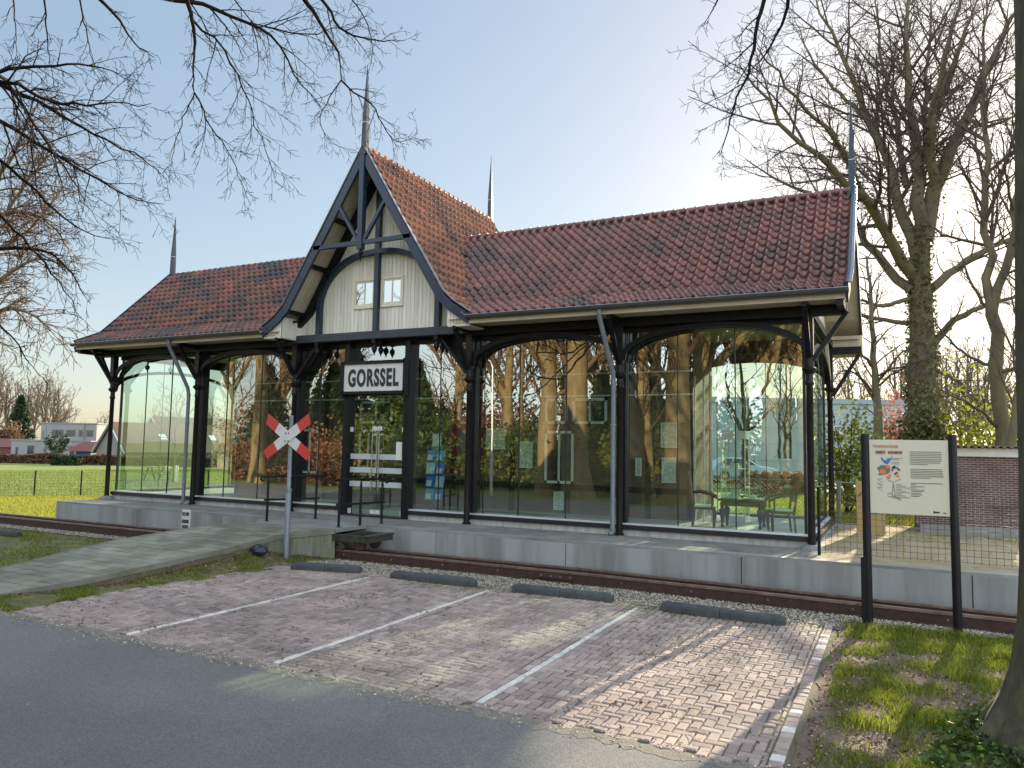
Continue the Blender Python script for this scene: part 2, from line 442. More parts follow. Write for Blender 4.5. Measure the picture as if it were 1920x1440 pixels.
# ------------------------------------------------------------------ ground, road, parking, track bed
def ground_z(x, y):
    r = np.hypot(x - CAM[0], y - CAM[1]); t = np.clip((r - 28) / 55, 0, 1)
    return -.475 - .85 * t * t * (3 - 2 * t)
gx = np.concatenate([np.linspace(-900, -60, 16), np.linspace(-55, 45, 81), np.linspace(55, 700, 14)])
gy = np.concatenate([np.linspace(-500, -60, 10), np.linspace(-50, 110, 97), np.linspace(130, 1200, 14)])
GX, GY = np.meshgrid(gx, gy)
V = np.stack([GX, GY, ground_z(GX, GY)], -1).reshape(-1, 3)
nx, ny = len(gx), len(gy)
ii = (np.arange(ny - 1)[:, None] * nx + np.arange(nx - 1)[None]).ravel()
tag(np_obj('ground', V, [np.stack([ii, ii + 1, ii + nx + 1, ii + nx], 1)], g['field'], smooth=True), kind='structure')

mb = MB()
rng = random.Random(5)
edge = []
x = -60.0
while x < 60:
    edge.append((x, -6.585 - .02 * (x - .3) if 0 < x < 8.6 else -6.6 - .15 * (x > 8.6), 0)); x += .12 if -1 < x < 9 else 3
top = [(p[0], p[1] + rng.uniform(-.03, .03), -.441) for p in edge]
bot = [(p[0], -11.9, -.441) for p in edge]
n = len(top)
mb.add(top + bot, [(i, i + n, i + n + 1, i + 1) for i in range(n - 1)])
tag(mb.build('road', g['asphalt']), kind='structure')

# herringbone brick paving: each brick its own bevelled block, in one sheet
rng = random.Random(11)
PX0, PX1, PY0, PY1 = .33, 7.95, -6.66, -2.55
W = .072
mb = MB(); white = MB()
lines = (2.18, 4.0, 5.91)
def brick(mb_, x0, y0, x1, y1, zt, rnd):
    e, c = .0045, .007
    x0 += e; y0 += e; x1 -= e; y1 -= e
    tx, ty = rng.uniform(-.0022, .0022), rng.uniform(-.0022, .0022)
    z = [zt + tx + ty, zt - tx + ty, zt - tx - ty, zt + tx - ty]
    o4 = [(x0, y0), (x1, y0), (x1, y1), (x0, y1)]
    i4 = [(x0 + c, y0 + c), (x1 - c, y0 + c), (x1 - c, y1 - c), (x0 + c, y1 - c)]
    vs = [(a, b, -.475) for a, b in o4] + [(a, b, z[k] - .007) for k, (a, b) in enumerate(o4)] + [(a, b, z[k]) for k, (a, b) in enumerate(i4)]
    fs = []
    for k in range(4):
        q = (k + 1) % 4
        fs += [(k, q, 4 + q, 4 + k), (4 + k, 4 + q, 8 + q, 8 + k)]
    mb_.add(vs, fs + [(8, 9, 10, 11)], 0, rnd)
def left_edge(y): return .31 + .13 * max(0, (y + 5.5) / 2.6) ** 1.3 if y > -5.5 else .31
cols, rows = int((PX1 - PX0) / W), int((PY1 - PY0) / W)
for j in range(rows):
    for i in range(cols):
        k = (i - j) % 4
        x0, y0 = PX0 + i * W, PY0 + j * W
        if k == 0: x1, y1 = x0 + 2 * W, y0 + W
        elif k == 3: x1, y1 = x0 + W, y0 + 2 * W
        else: continue
        xc, yc = (x0 + x1) / 2, (y0 + y1) / 2
        if yc > -2.62 + .06 * math.sin(xc * 9) + rng.uniform(-.04, .04): continue
        x0 = max(x0, left_edge(yc)); x1 = min(x1, 7.852)
        if -6.53 < yc < -2.85:
            for l in lines:
                if xc < l: x1 = min(x1, l - .108) if x0 < l + .108 else x1
                else: x0 = max(x0, l + .108) if x1 > l - .108 else x0
        if x1 - x0 < .024: continue
        sag = .006 * math.sin(xc * 2.1 + yc) + .005 * math.sin(yc * 3.3)
        brick(mb, x0, y0, x1, y1, -.45 + sag + rng.uniform(-.003, .003), min(1, max(0, rng.gauss(.5, .25))))
for l in lines:
    y = -6.5
    while y < -2.9:
        L_ = .145; a = l + .006 * math.sin(y * 2)
        brick(white, a - .031, y, a + .031, y + L_, -.449, rng.random())
        for s in (-1, 1):
            brick(mb, a + s * .072 - .036, y, a + s * .072 + .036, y + L_, -.45 + rng.uniform(-.003, .003), rng.random())
        y += L_
y = -6.6
while y < -2.55:
    brick(white if rng.random() > .8 else mb, 7.855, y, 7.945, y + .1, -.45 + rng.uniform(-.006, .004), .4 + .4 * rng.random()); y += .1
tag(mb.build('parking_paving', g['paver']), kind='structure')
tag(white.build('bay_marking', g['paver_white']), kind='structure')
mb = MB(); mb.add([(.25, -6.7, -.466), (7.99, -6.75, -.466), (7.99, -2.5, -.466), (.72, -2.5, -.466)], [(0, 1, 2, 3)])
tag(mb.build('paving_bed', g['joint_sand']), kind='structure')

# drifted sand along the seam between asphalt and bricks
rng = random.Random(41); mb = MB(); up_, lo_ = [], []; x = -.3
while x < 8.4:
    yb0 = -6.59 - .02 * (x - .3); up_.append((x, yb0 + .05 + rng.uniform(-.035, .05), -.4385)); lo_.append((x, yb0 - .04 - rng.uniform(-.03, .06), -.4395)); x += .06
for i in range(len(up_) - 1): mb.add([lo_[i], lo_[i + 1], up_[i + 1], up_[i]], [(0, 1, 2, 3)])
tag(mb.build('seam_sand', g['seam_sand']), kind='structure')
# bare verge to the right of the bays and strip beside the ramp
def blob_sheet(name, poly, z, m, seed=0, jit=.05):
    rr = random.Random(seed); pts = []
    for i, p in enumerate(poly):
        q = poly[(i + 1) % len(poly)]; nseg = max(1, int(math.dist(p, q) / .15))
        for k in range(nseg):
            t = k / nseg; pts.append((p[0] + (q[0] - p[0]) * t + rr.uniform(-jit, jit), p[1] + (q[1] - p[1]) * t + rr.uniform(-jit, jit), z))
    b = MB(); b.add(pts, [tuple(range(len(pts)))])
    return tag(b.build(name, m), kind='structure')
blob_sheet('verge', [(7.97, -7.6), (30, -7.2), (30, -2.2), (8.0, -2.3)], -.459, g['dirt'], 1, .03)
blob_sheet('grass_margin', [(-17, -7.2), (-1.2, -6.8), (-1.7, -5.2), (-1.9, -3.4), (-1.2, -2.2), (-17, -2.2)], -.466, g['strip_soil'], 6, .04)
blob_sheet('ballast_bed', [(-40, -2.25), (-3, -2.25), (.5, -2.75), (8, -2.75), (8.3, -2.3), (30, -2.35), (30, -1.1), (-40, -1.1)], -.456, g['ballast'], 3, .05)

# pebbles on the ballast
def pebbles(name, n, fn, smin, smax, m, seed, label=None):
    rr = np.random.default_rng(seed)
    P = np.array([fn(rr) for _ in range(n)])
    s = rr.uniform(smin, smax, (n, 1, 1)) * rr.uniform(.6, 1.2, (n, 1, 3))
    base = np.array([(1, 0, 0), (-1, 0, 0), (0, 1, 0), (0, -1, 0), (0, 0, .7), (0, 0, -.7)], float)
    ang = rr.uniform(0, 6.28, n); c, sn = np.cos(ang), np.sin(ang)
    B = base[None] * s * rr.uniform(.8, 1.2, (n, 6, 3))
    X = B[..., 0] * c[:, None] - B[..., 1] * sn[:, None]; Y = B[..., 0] * sn[:, None] + B[..., 1] * c[:, None]
    V = np.stack([X, Y, B[..., 2]], -1) + P[:, None]
    f = np.array([(0, 2, 4), (2, 1, 4), (1, 3, 4), (3, 0, 4), (2, 0, 5), (1, 2, 5), (3, 1, 5), (0, 3, 5)])
    F = (np.arange(n)[:, None, None] * 6 + f[None]).reshape(-1, 3)
    o = np_obj(name, V.reshape(-1, 3), [F], m, rnd=np.repeat(rr.uniform(0, 1, n), 8))
    return tag(o, kind='stuff')
def gfn(rr):
    if rr.random() < .8:
        x = rr.uniform(.6, 9.8); y = rr.uniform(-2.72 if x < 8 else -2.4, -1.92)
    else:
        x = rr.uniform(-9, -1.5); y = rr.uniform(-2.3, -1.95)
    return (x, y, -.448)
pebbles('gravel', 15000, gfn, .009, .02, g['pebble'], 4)

# ------------------------------------------------------------------ platform and ramp
mb = MB()
xs = [-7.55, -5.05, -2.6, -.1, 2.1, 4.3, 6.75, 9.3, 12, 16]
for a, b in zip(xs[:-1], xs[1:]):
    mb.box((a + .006, -1.12, -.6), (b - .006, -.93, -.035), 0)
mb.box((-7.55, -1.1, -.6), (16, -.95, -.05), 1)
mb.box((-7.545, -1.115, -.034), (16, -.935, 0.0), 2)
mb.box((-7.54, -.93, -.6), (16, 4.6, -.012), 2)
tag(mb.build('platform', [g['concrete_side'], g['black'], g['concrete']]), kind='structure')
mb = MB(); rng = random.Random(3)
for k in range(3):
    x = -7.5 + (k % 2) * .1
    while x < 7.6:
        mb.box((x + .003, -.93 + k * .31 + .003, -.02), (x + .197, -.93 + (k + 1) * .31 - .003, .001 + rng.uniform(-.002, .002)), 0, rng.random()); x += .2
tag(mb.build('platform_paving', g['slab']), kind='structure')
blob_sheet('forecourt', [(7.62, -.92), (16, -.92), (16, 4.5), (7.62, 4.5)], -.004, g['sand'], 8, .01)
mb = MB(); mb.box((5.0, 4.6, -.6), (60, 60, -.06)); tag(mb.build('lawn', g['field']), kind='structure')

# ramp: paved path climbing from the road to the platform, concrete cheek on its right
RB = .44 / 4.2
def rz(y): return min(0.0, .2 + RB * y - .002) if y < -1.9 else 0.0
def lerp_tab(y, tab):
    for (a, xa), (b, xb) in zip(tab[:-1], tab[1:]):
        if a <= y <= b: return xa + (xb - xa) * (y - a) / (b - a)
    return tab[0][1] if y < tab[0][0] else tab[-1][1]
NEAR = [(-6.7, -.75), (-6.0, -.55), (-5.3, -.25), (-4.3, -.04), (-3.5, .11), (-2.54, .15), (-1.92, .74), (-1.1, .78)]
FAR = [(-6.7, -1.75), (-5.4, -1.88), (-4.6, -2.0), (-3.6, -2.05), (-2.6, -1.72), (-1.85, -1.12), (-1.1, -1.05)]
mb = MB(); cheek = MB(); rng = random.Random(8)
ysl = np.arange(-6.7, -1.89, .16)
for k, y in enumerate(ysl):
    y1 = min(y + .16, -1.9)
    x = lerp_tab(y, FAR); xe = lerp_tab(y, NEAR); x += 0
    first = True
    while x < xe - .02:
        xn = min(x + (.32 if not (first and k % 2) else .16), xe); first = False
        a, b = y + .005, y1 - .005
        dz = rng.uniform(-.002, .002); r_ = rng.random()
        mb.add([(x + .004, a, rz(a) + dz), (xn - .004, a, rz(a) + dz), (xn - .004, b, rz(b) + dz), (x + .004, b, rz(b) + dz),
                (x + .003, a, rz(a) - .08), (xn - .003, a, rz(a) - .08), (xn - .003, b, rz(b) - .08), (x + .003, b, rz(b) - .08)],
               [(0, 1, 2, 3), (0, 4, 5, 1), (1, 5, 6, 2), (2, 6, 7, 3), (3, 7, 4, 0)], 0, r_)
        x = xn
for i in range(len(ysl)):
    a = ysl[i]; b = min(a + .16, -1.9)
    x0, x1, X0, X1 = lerp_tab(a, FAR), lerp_tab(b, FAR), lerp_tab(a, NEAR), lerp_tab(b, NEAR)
    z0, z1 = rz(a) - .012, rz(b) - .012
    mi = 1 if a < -2.85 else 2
    cheek.add([(x0 + .02, a, z0), (X0 - .015, a, z0), (X1 - .015, b, z1), (x1 + .02, b, z1), (x0 - .1, a, -.6), (X0 + .01, a, -.6), (X1 + .01, b, -.6), (x1 - .1, b, -.6)],
              [(0, 1, 2, 3), (0, 3, 7, 4)], 0)
    cheek.add([(X0 - .015, a, z0), (X1 - .015, b, z1), (X1 + .01, b, -.6), (X0 + .01, a, -.6)], [(0, 3, 2, 1)], mi)
for tab_, sg in ((NEAR, 1), (FAR, -1)):
    cheek.ribbon([(lerp_tab(y_, tab_) - sg * .025, y_, rz(y_) - .03) for y_ in np.arange(-6.7, -1.89, .16)], .07, .05, (0, 0, 1), 3)
cheek.add([(lerp_tab(-1.9, FAR), -1.9, 0), (.74, -1.9, 0), (.74, -1.9, -.6), (lerp_tab(-1.9, FAR), -1.9, -.6)], [(0, 3, 2, 1)], 2)
tag(mb.build('path', g['ramp_slab']), kind='structure')
def mound_z(x, y):
    xe = np.interp(y, [a for a, b in NEAR], [b for a, b in NEAR]); xp = np.interp(y, [-6.7, -5.5, -2.6, -2.0], [.33, .34, .52, .95])
    top = np.minimum(.2 + RB * y, 0) - .13; top = np.where(y > -2.9, np.interp(y, [-2.9, -2.45, -1.9], [-.235, -.36, -.44]), top); top = np.maximum(top, -.452)
    t = np.clip((x - xe) / np.maximum(xp - xe, .05), 0, 1); t = t * t * (3 - 2 * t) * .6 + t * .4
    return top * (1 - t) - .462 * t
mv, mf = [], []; rr_ = np.random.default_rng(3); yy_ = np.arange(-6.72, -1.95, .06); nc_ = 14
for y_ in yy_:
    xe = np.interp(y_, [a for a, b in NEAR], [b for a, b in NEAR]) - .03; xp = np.interp(y_, [-6.7, -5.5, -2.6, -2.0], [.37, .38, .56, 1.0])
    for k in range(nc_):
        x_ = xe + (xp - xe) * k / (nc_ - 1); mv.append((x_, y_, float(mound_z(x_, y_)) + rr_.normal() * .006))
for i in range(len(yy_) - 1):
    for k in range(nc_ - 1): a = i * nc_ + k; mf.append((a, a + 1, a + nc_ + 1, a + nc_))
tag(np_obj('verge_strip', np.array(mv), [np.array(mf)], g['strip_soil'], smooth=True), kind='structure')
tag(cheek.build('embankment', [g['joint_sand'], g['dirt'], g['mossy_concrete'], g['ramp_slab']]), kind='structure')

# ------------------------------------------------------------------ tram track and the trolley that carries the bridge deck
tk = thing('rail_track', 'rusty narrow tram track running along the concrete platform', 'track', (0, -1.7, -.45))
def rail_y(x): return -1.86 if x < 5 else -1.86 - .05 * (x - 5)
for off, nm in ((0, 'rail'), (.36, 'rail')):
    mb = MB(); P = [(xx, rail_y(xx) + off, 0) for xx in (-45, -20, 0, 5, 7, 9, 12, 20, 40)]
    def sweep(w_, z0, z1, mi):
        mb.ribbon([(p[0], p[1], (z0 + z1) / 2) for p in P], z1 - z0, w_, (0, 0, 1), mi)
    sweep(.09, -.452, -.435, 0); sweep(.026, -.435, -.33, 0); sweep(.05, -.33, -.302, 1)
    for xx in np.arange(-9, 12, .9):
        mb.lathe((xx, rail_y(xx) + off - .017, -.38), [(.012, -.012), (.012, .012)], 6, 1)
    if off == 0:
        mb.box((4.2, -1.895, -.41), (4.75, -1.875, -.35), 0)
        for k in range(4): mb.box((4.26 + k * .14, -1.905, -.39), (4.29 + k * .14, -1.895, -.365), 1)
    mb.build('rail', [g['rust'], g['rail_head']], tk, (0, -1.7, -.45))
for k, xx in enumerate(np.arange(-9.2, 11.6, .55)):
    mb = MB(); mb.box((xx, rail_y(xx) - .14, -.5), (xx + .14, rail_y(xx) + .6, -.446), 0); mb.build('sleeper', g['old_wood'], tk, (0, -1.7, -.45))

tr = thing('rail_trolley', 'weathered flat rail trolley under the bridge deck with iron wheels', 'trolley', (1.0, -1.68, -.3))
O = (1.0, -1.68, -.3)
mb = MB()
for y in (-1.93, -1.38): mb.box((-1.1, y, -.17), (1.42, y + .06, -.07), 0)
mb.box((1.36, -1.87, -.165), (1.42, -1.38, -.065), 0); mb.box((1.3, -1.95, -.075), (1.44, -1.3, -.06), 0); mb.box((.8, -1.86, -.16), (.86, -1.38, -.08), 0)
mb.build('frame', g['old_wood'], tr, O)
mb = MB(); mb.ribbon([(.78, -1.91, -.14), (.85, -1.91, -.2), (.92, -1.91, -.26), (.8, -1.91, -.27)], .03, .05, (0, 1, 0)); mb.build('brake_bracket', g['old_wood'], tr, O)
for y in (-1.86, -1.5):
    mb = MB(); mb.tube([(1.2, y - .02, -.185), (1.2, y + .02, -.185)], .115, 20); mb.tube([(1.2, y - .032, -.185), (1.2, y - .02, -.185)], [.1, .1], 20)
    mb.tube([(1.2, y - .05, -.185), (1.2, y - .03, -.185)], .035, 12); mb.build('wheel', g['rust'], tr, O, True)
mb = MB(); mb.tube([(1.2, -1.86, -.185), (1.2, -1.5, -.185)], .02, 8); mb.build('axle', g['rust'], tr, O)
mb = MB()
for k in range(14):
    mb.box((-1.04 + k * .128, -1.895, -.05), (-1.04 + k * .128 + .124, -1.125, .004 - .001 * (k % 2)), 0, .5)
dk = mb.build('bridge_deck', g['concrete']); tag(dk, 'dark flat bridge deck between the ramp and the platform', 'deck')

# ------------------------------------------------------------------ the glass station
ST = thing('station_building', 'glass walled tram station with red tiled roofs and a steep timber gable', 'station')
XE, YE, ZE = 8.05, -.62, 3.47
RY, RZ = 1.83, 5.55
WING = [(YE, ZE), (.02, 3.77), (RY, RZ)]
CEN = [(2.34, 3.47), (1.74, 3.9), (0.0, 6.72)]
CY0, CY1 = -.6, 4.26

def prof_at(pts, s):
    acc = 0
    for (a, b), (c, d) in zip(pts[:-1], pts[1:]):
        l = math.hypot(c - a, d - b)
        if s <= acc + l or (c, d) == pts[-1]:
            t = (s - acc) / l
            nx_, nz_ = -(d - b) / l, (c - a) / l
            if nz_ < 0: nx_, nz_ = -nx_, -nz_
            return a + (c - a) * t, b + (d - b) * t, nx_, nz_
        acc += l
def prof_len(pts): return sum(math.hypot(c - a, d - b) for (a, b), (c, d) in zip(pts[:-1], pts[1:]))

def tile_slope(name, prof, u0, u1, place, m, seed, tw=.168, cl=.205, skip=None):
    """pantiles as real waves in overlapping courses; place(u, q, z) -> world"""
    rr = random.Random(seed); L_ = prof_len(prof); nc = round(L_ / cl); cl = L_ / nc
    nt_ = max(1, round((u1 - u0) / tw)); tw = (u1 - u0) / nt_
    NS = 7; V = []; F = []; RN = []
    wave = [.042 * math.sin(2 * math.pi * (k / NS) + .6) + .016 * math.sin(4 * math.pi * (k / NS)) for k in range(NS + 1)]
    for c in range(nc):
        s0, s1 = c * cl - .012, min((c + 1) * cl + .012, L_ - 1e-4)
        q0, z0, nx0, nz0 = prof_at(prof, max(s0, 0)); q1, z1, nx1, nz1 = prof_at(prof, s1)
        qm, zm, nxm, nzm = prof_at(prof, (max(s0, 0) + s1) / 2)
        for t in range(nt_):
            ua = u0 + t * tw
            if skip and skip(ua + tw / 2, qm, zm): continue
            base = len(V); j = rr.uniform(-.004, .004) + (.012 if rr.random() < .03 else 0); r_ = min(1, max(0, rr.gauss(.5, .22)))
            rows_ = ((q0, z0, nx0, nz0, .006 + j), (q0, z0, nx0, nz0, .04 + j), (qm, zm, nxm, nzm, .024 + j), (q1, z1, nx1, nz1, .006))
            for q, z, ax, az, lift in rows_:
                for k in range(NS + 1):
                    h = wave[k] + lift
                    V.append(place(ua + tw * k / NS, q + ax * h, z + az * h))
            for rw in range(3):
                for k in range(NS):
                    a = base + rw * (NS + 1) + k
                    F.append((a, a + 1, a + NS + 2, a + NS + 1)); RN.append(r_)
    return np_obj(name, np.array(V), [np.array(F)], m, ST, rnd=RN)

def plain_slope(mb_, prof, u0, u1, place, drop, mi=0):
    P = [(q, z) for q, z in prof]
    for (a, b), (c, d) in zip(P[:-1], P[1:]):
        mb_.add([place(u0, a, b - drop), place(u1, a, b - drop), place(u1, c, d - drop), place(u0, c, d - drop)], [(0, 1, 2, 3)], mi)

front = lambda u, q, z: (u, q, z)
rear = lambda u, q, z: (u, 2 * RY - q, z)
def wing_z(y):
    y = y if y < RY else 2 * RY - y
    if y < .02: return ZE + (y - YE) / (.02 - YE) * (3.77 - ZE)
    return 3.77 + (y - .02) / (RY - .02) * (RZ - 3.77)
def cen_z(x):
    x = abs(x)
    if x > 1.74: return 3.47 + (2.34 - x) / .6 * .43
    return 3.9 + (1.74 - x) / 1.74 * 2.82
under = lambda u, q, z: abs(u) < 2.3 and cen_z(u) > z + .12
E_ = tile_slope('roof_slope', WING, .5, 8.0, front, g['tile_east'], 1, skip=under); E_['label'] = 'east wing purple red tiles'
W_ = tile_slope('roof_slope', WING, -8.0, -.5, front, g['tile_west'], 2, skip=under); W_['label'] = 'west wing orange red tiles with sooty patches'
tile_slope('roof_slope', WING, .5, 8.0, rear, g['tile_east'], 3, tw=.25, skip=under)
tile_slope('roof_slope', WING, -8.0, -.5, rear, g['tile_west'], 4, tw=.25, skip=under)
hid = lambda u, q, z: YE < u < 2 * RY - YE and wing_z(u) > z + .12
right = lambda u, q, z: (q, u, z)
left = lambda u, q, z: (-q, u, z)
tile_slope('roof_slope', CEN, CY0 + .06, CY1 - .06, right, g['tile_mid'], 5, tw=.16, skip=hid)
tile_slope('roof_slope', CEN, CY0 + .06, CY1 - .06, left, g['tile_mid'], 6, tw=.122, skip=hid)
# ridge caps
mb = MB(); rng = random.Random(2)
def ridge(a, b, step=.19, r0=.055):
    a, b = Vector(a), Vector(b); d = (b - a); L_ = d.length; d.normalize(); n_ = int(L_ / step)
    for k in range(n_):
        p, q = a + d * (L_ * k / n_), a + d * (L_ * (k + 1) / n_ + .02)
        mb.tube([p, p + (q - p) * .8, p + (q - p) * .82, q], [r0, r0 * .98, r0 * 1.22, r0 * 1.22], 10, 0, rng.random())
ridge((.5, RY, RZ + .02), (7.98, RY, RZ + .02)); mb.build('ridge_tiles', g['tile_east'], ST, smooth=True)
mb = MB(); ridge((-7.98, RY, RZ + .02), (-.5, RY, RZ + .02)); mb.build('ridge_tiles', g['tile_west'], ST, smooth=True)
mb = MB(); ridge((0, CY0 + .05, 6.74), (0, CY1 - .05, 6.74)); mb.build('ridge_tiles', g['tile_mid'], ST, smooth=True)
# roof deck (boards seen from below) and ceiling
for s in (1, -1):
    mb = MB()
    for pl in (front, rear):
        plain_slope(mb, WING, s * 1.9, s * 8.02, pl, .035)
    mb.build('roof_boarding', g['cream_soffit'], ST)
rng = random.Random(9)
for s in (1, -1):   # underside of the gable roof: boards running along the slope
    mb = MB()
    P = [(1.74, 3.9), (0.0, 6.72)]
    y = CY0 + .03
    while y < 0.1:
        mb.add([(s * 2.3, y, 3.46), (s * 2.3, y + .076, 3.46), (s * 1.72, y + .076, 3.88), (s * 1.72, y, 3.88)], [(0, 1, 2, 3)], 0, rng.random())
        mb.add([(s * 1.72, y, 3.86), (s * 1.72, y + .076, 3.86), (0, y + .076, 6.65), (0, y, 6.65)], [(0, 1, 2, 3)], 0, rng.random()); y += .08
    plain_slope(mb, [(2.34, 3.44), (1.74, 3.87), (0, 6.69)], .1, CY1, (lambda u, q, z, s=s: (s * q, u, z)), .01)
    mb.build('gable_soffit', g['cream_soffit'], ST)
mb = MB(); mb.box((-7.42, .22, 3.41), (7.42, 3.42, 3.45)); mb.build('ceiling', g['ceiling_board'], ST)
# eave soffit in narrow boards, fascia
rng = random.Random(10)
for s in (1, -1):
    for yy, d in ((-.6, 1), (4.26, -1)):
        mb = MB()
        for k in range(7):
            a, b = yy + d * (.02 + k * .085), yy + d * (.02 + k * .085 + .08)
            mb.box((s * 2.0, min(a, b), 3.375 + .012 * k / 7), (s * 8.0, max(a, b), 3.39 + .012 * k / 7), 0, rng.random())
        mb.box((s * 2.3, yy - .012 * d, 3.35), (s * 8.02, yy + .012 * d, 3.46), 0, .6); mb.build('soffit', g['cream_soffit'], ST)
    mb = MB()   # boxed rear corner of the overhang
    for k in range(8):
        mb.box((s * (7.46 + k * .073), 3.72, 3.26), (s * (7.46 + k * .073 + .069), 3.735, 3.46), 0, rng.random())
    mb.box((s * 7.46, 3.737, 3.25), (s * 8.03, 3.75, 3.46), 0, .4); mb.box((s * 7.46, 3.7, 3.12), (s * 8.04, 3.74, 3.255), 1)
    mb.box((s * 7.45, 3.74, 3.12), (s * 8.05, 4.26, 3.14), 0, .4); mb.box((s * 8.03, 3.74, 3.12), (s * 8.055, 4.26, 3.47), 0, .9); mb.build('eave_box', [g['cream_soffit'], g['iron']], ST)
# verge boards at the wing ends, seen edge on
for s in (1, -1):
    mb = MB()
    for pl in (1, -1):
        pts = [(s * 8.035, RY + pl * (q - RY), z + .015) for q, z in WING]
        mb.ribbon(pts, .035, .17, (1, 0, 0))
    mb.ribbon([(s * 8.035, q, z - .12) for q, z in WING[:2]], .03, .12, (1, 0, 0))
    mb.build('verge_board', g['navy'], ST)
for s in (1, -1):
    mb = MB()
    pts = [(s * 8.06, q - .02, z + .085) for q, z in WING]
    mb.ribbon(pts, .07, .018, (1, 0, 0))
    mb.build('verge_flashing', g['lead'], ST)
# end gable walls in cream boards
def board_wall(mb_, x0, x1, zb, ztop, place, step=.085, th=.02, seed=0):
    rr = random.Random(seed); n_ = max(1, round((x1 - x0) / step)); st = (x1 - x0) / n_
    for k in range(n_):
        a, b = x0 + k * st, x0 + (k + 1) * st - .006
        za, zb_ = ztop(a), ztop(b)
        if min(za, zb_) <= zb + .01: continue
        vs = []
        for dd in (0, th):
            vs += [place(a, dd, zb), place(b, dd, zb), place(b, dd, zb_), place(a, dd, za)]
        mb_.add(vs, [(0, 1, 2, 3), (4, 7, 6, 5), (0, 4, 5, 1), (1, 5, 6, 2), (2, 6, 7, 3), (3, 7, 4, 0)], 0, rr.random())
for s in (1, -1):
    mb = MB(); board_wall(mb, -.5, 4.2, 3.46, lambda y: wing_z(y) - .05, lambda a, d, z, s=s: (s * (7.44 - d), a, z), seed=3)
    mb.build('gable_wall', g['cream'], ST)
# front gable wall
GY_ = -.02
mb = MB(); board_wall(mb, -2.26, 2.26, 3.44, lambda x_: cen_z(x_) - .06, lambda a, d, z: (a, GY_ + d, z), seed=5)
mb.build('gable_wall', g['cream'], ST)
mb = MB(); board_wall(mb, -2.26, 2.26, 3.44, lambda x_: cen_z(x_) - .06, lambda a, d, z: (a, 3.68 - d, z), seed=6); mb.build('gable_wall', g['cream'], ST)
# boxed feet of the gable overhang: cream cheeks
for s in (1, -1):
    mb = MB()
    board_wall(mb, 1.86, 2.3, 3.34, lambda x_: cen_z(x_) - .1, lambda a, d, z, s=s: (s * a, -.565 + d, z), step=.06, seed=7)
    for k in range(6):
        mb.box((s * 1.86, -.56 + k * .09, 3.34), (s * 1.88, -.56 + k * .09 + .085, 3.74), 0, .3 + .1 * k)
    mb.box((s * 1.87, -.56, 3.325), (s * 2.3, -.02, 3.345))
    mb.build('gable_foot', g['cream'], ST)
# bargeboards
for s in (1, -1):
    pts = [(s * 2.37, CY0, 3.47), (s * 1.98, CY0, 3.72), (s * 1.78, CY0, 3.9), (s * .9, CY0, 5.285), (0, CY0, 6.74)]
    for yv in (CY0, CY1):
        mb = MB(); mb.ribbon([(p[0] - s * .045, yv, p[2] - .05) for p in pts], .05, .15, (0, 1, 0)); bevel(mb.build('bargeboard', g['navy'], ST), .004)
for s in (1, -1):
    mb = MB()
    pts = [(s * 2.38, CY0 - .005, 3.525), (s * 1.99, CY0 - .005, 3.775), (s * 1.8, CY0 - .005, 3.95), (s * .9, CY0 - .005, 5.36), (0, CY0 - .005, 6.8)]
    mb.ribbon(pts, .07, .014, (0, 1, 0))
    mb.build('bargeboard_trim', g['zinc'], ST)
# open truss in the gable
mb = MB(); yT = CY0 + .01
mb.bar((-1.09, yT, 4.97), (1.09, yT, 4.97), .07, .075)
mb.build('tie_beam', g['navy'], ST)
mb = MB(); mb.box((-.055, yT - .06, 4.84), (.055, yT + .05, 6.68)); bevel(mb.build('king_post', g['navy'], ST), .006)
for s in (1, -1):
    mb = MB(); mb.bar((s * .03, yT, 4.95), (s * .57, yT, 5.78), .06, .065, (0, 1, 0)); mb.build('strut', g['navy'], ST)
mb = MB(); mb.lathe((0, yT, 4.84), [(.02, 0), (.03, -.02), (.05, -.05), (.05, -.08), (.025, -.11), (.012, -.14), (.012, -.19), (.002, -.22)], 10); mb.build('pendant', g['iron'], ST, smooth=True)
# rafters and arched brace on the gable wall
for s in (1, -1):
    mb = MB(); mb.ribbon([(s * 2.16, GY_ - .06, 3.42), (s * 1.62, GY_ - .06, 3.86), (s * .0, GY_ - .06, 6.5)], .11, .13, (0, 1, 0)); mb.build('rafter', g['iron'], ST)
    for t in (.0, .3, .6):   # purlins running out to the bargeboard
        X_, Z_ = s * (1.72 - 1.72 * t), 3.82 + 2.8 * t
        mb = MB(); mb.bar((X_, CY0 + .03, Z_), (X_, GY_, Z_), .07, .08); mb.build('purlin', g['iron'], ST)
    arc = [(s * 1.36, GY_ - .06, 3.43), (s * 1.36, GY_ - .06, 3.85)]
    for k in range(13):
        a = k / 12 * math.pi / 2
        arc.append((s * (.16 + 1.2 * math.cos(a)), GY_ - .06, 3.95 + .97 * math.sin(a)))
    arc.append((0, GY_ - .06, 4.93))
    mb = MB(); mb.ribbon(arc, .1, .095, (0, 1, 0)); mb.build('arch_brace', g['navy'], ST)
    mb = MB(); c = (s * 1.2, GY_ - .14, 4.52)
    mb.lathe(c, [(.02, .08), (.04, .05), (.03, .02), (.055, -.02), (.045, -.06), (.015, -.1), (.004, -.13)], 10); mb.build('pendant', g['iron'], ST, smooth=True)
mb = MB(); mb.box((-.05, GY_ - .1, 3.42), (.05, GY_ - .02, 6.4)); bevel(mb.build('gable_post', g['navy'], ST), .005)
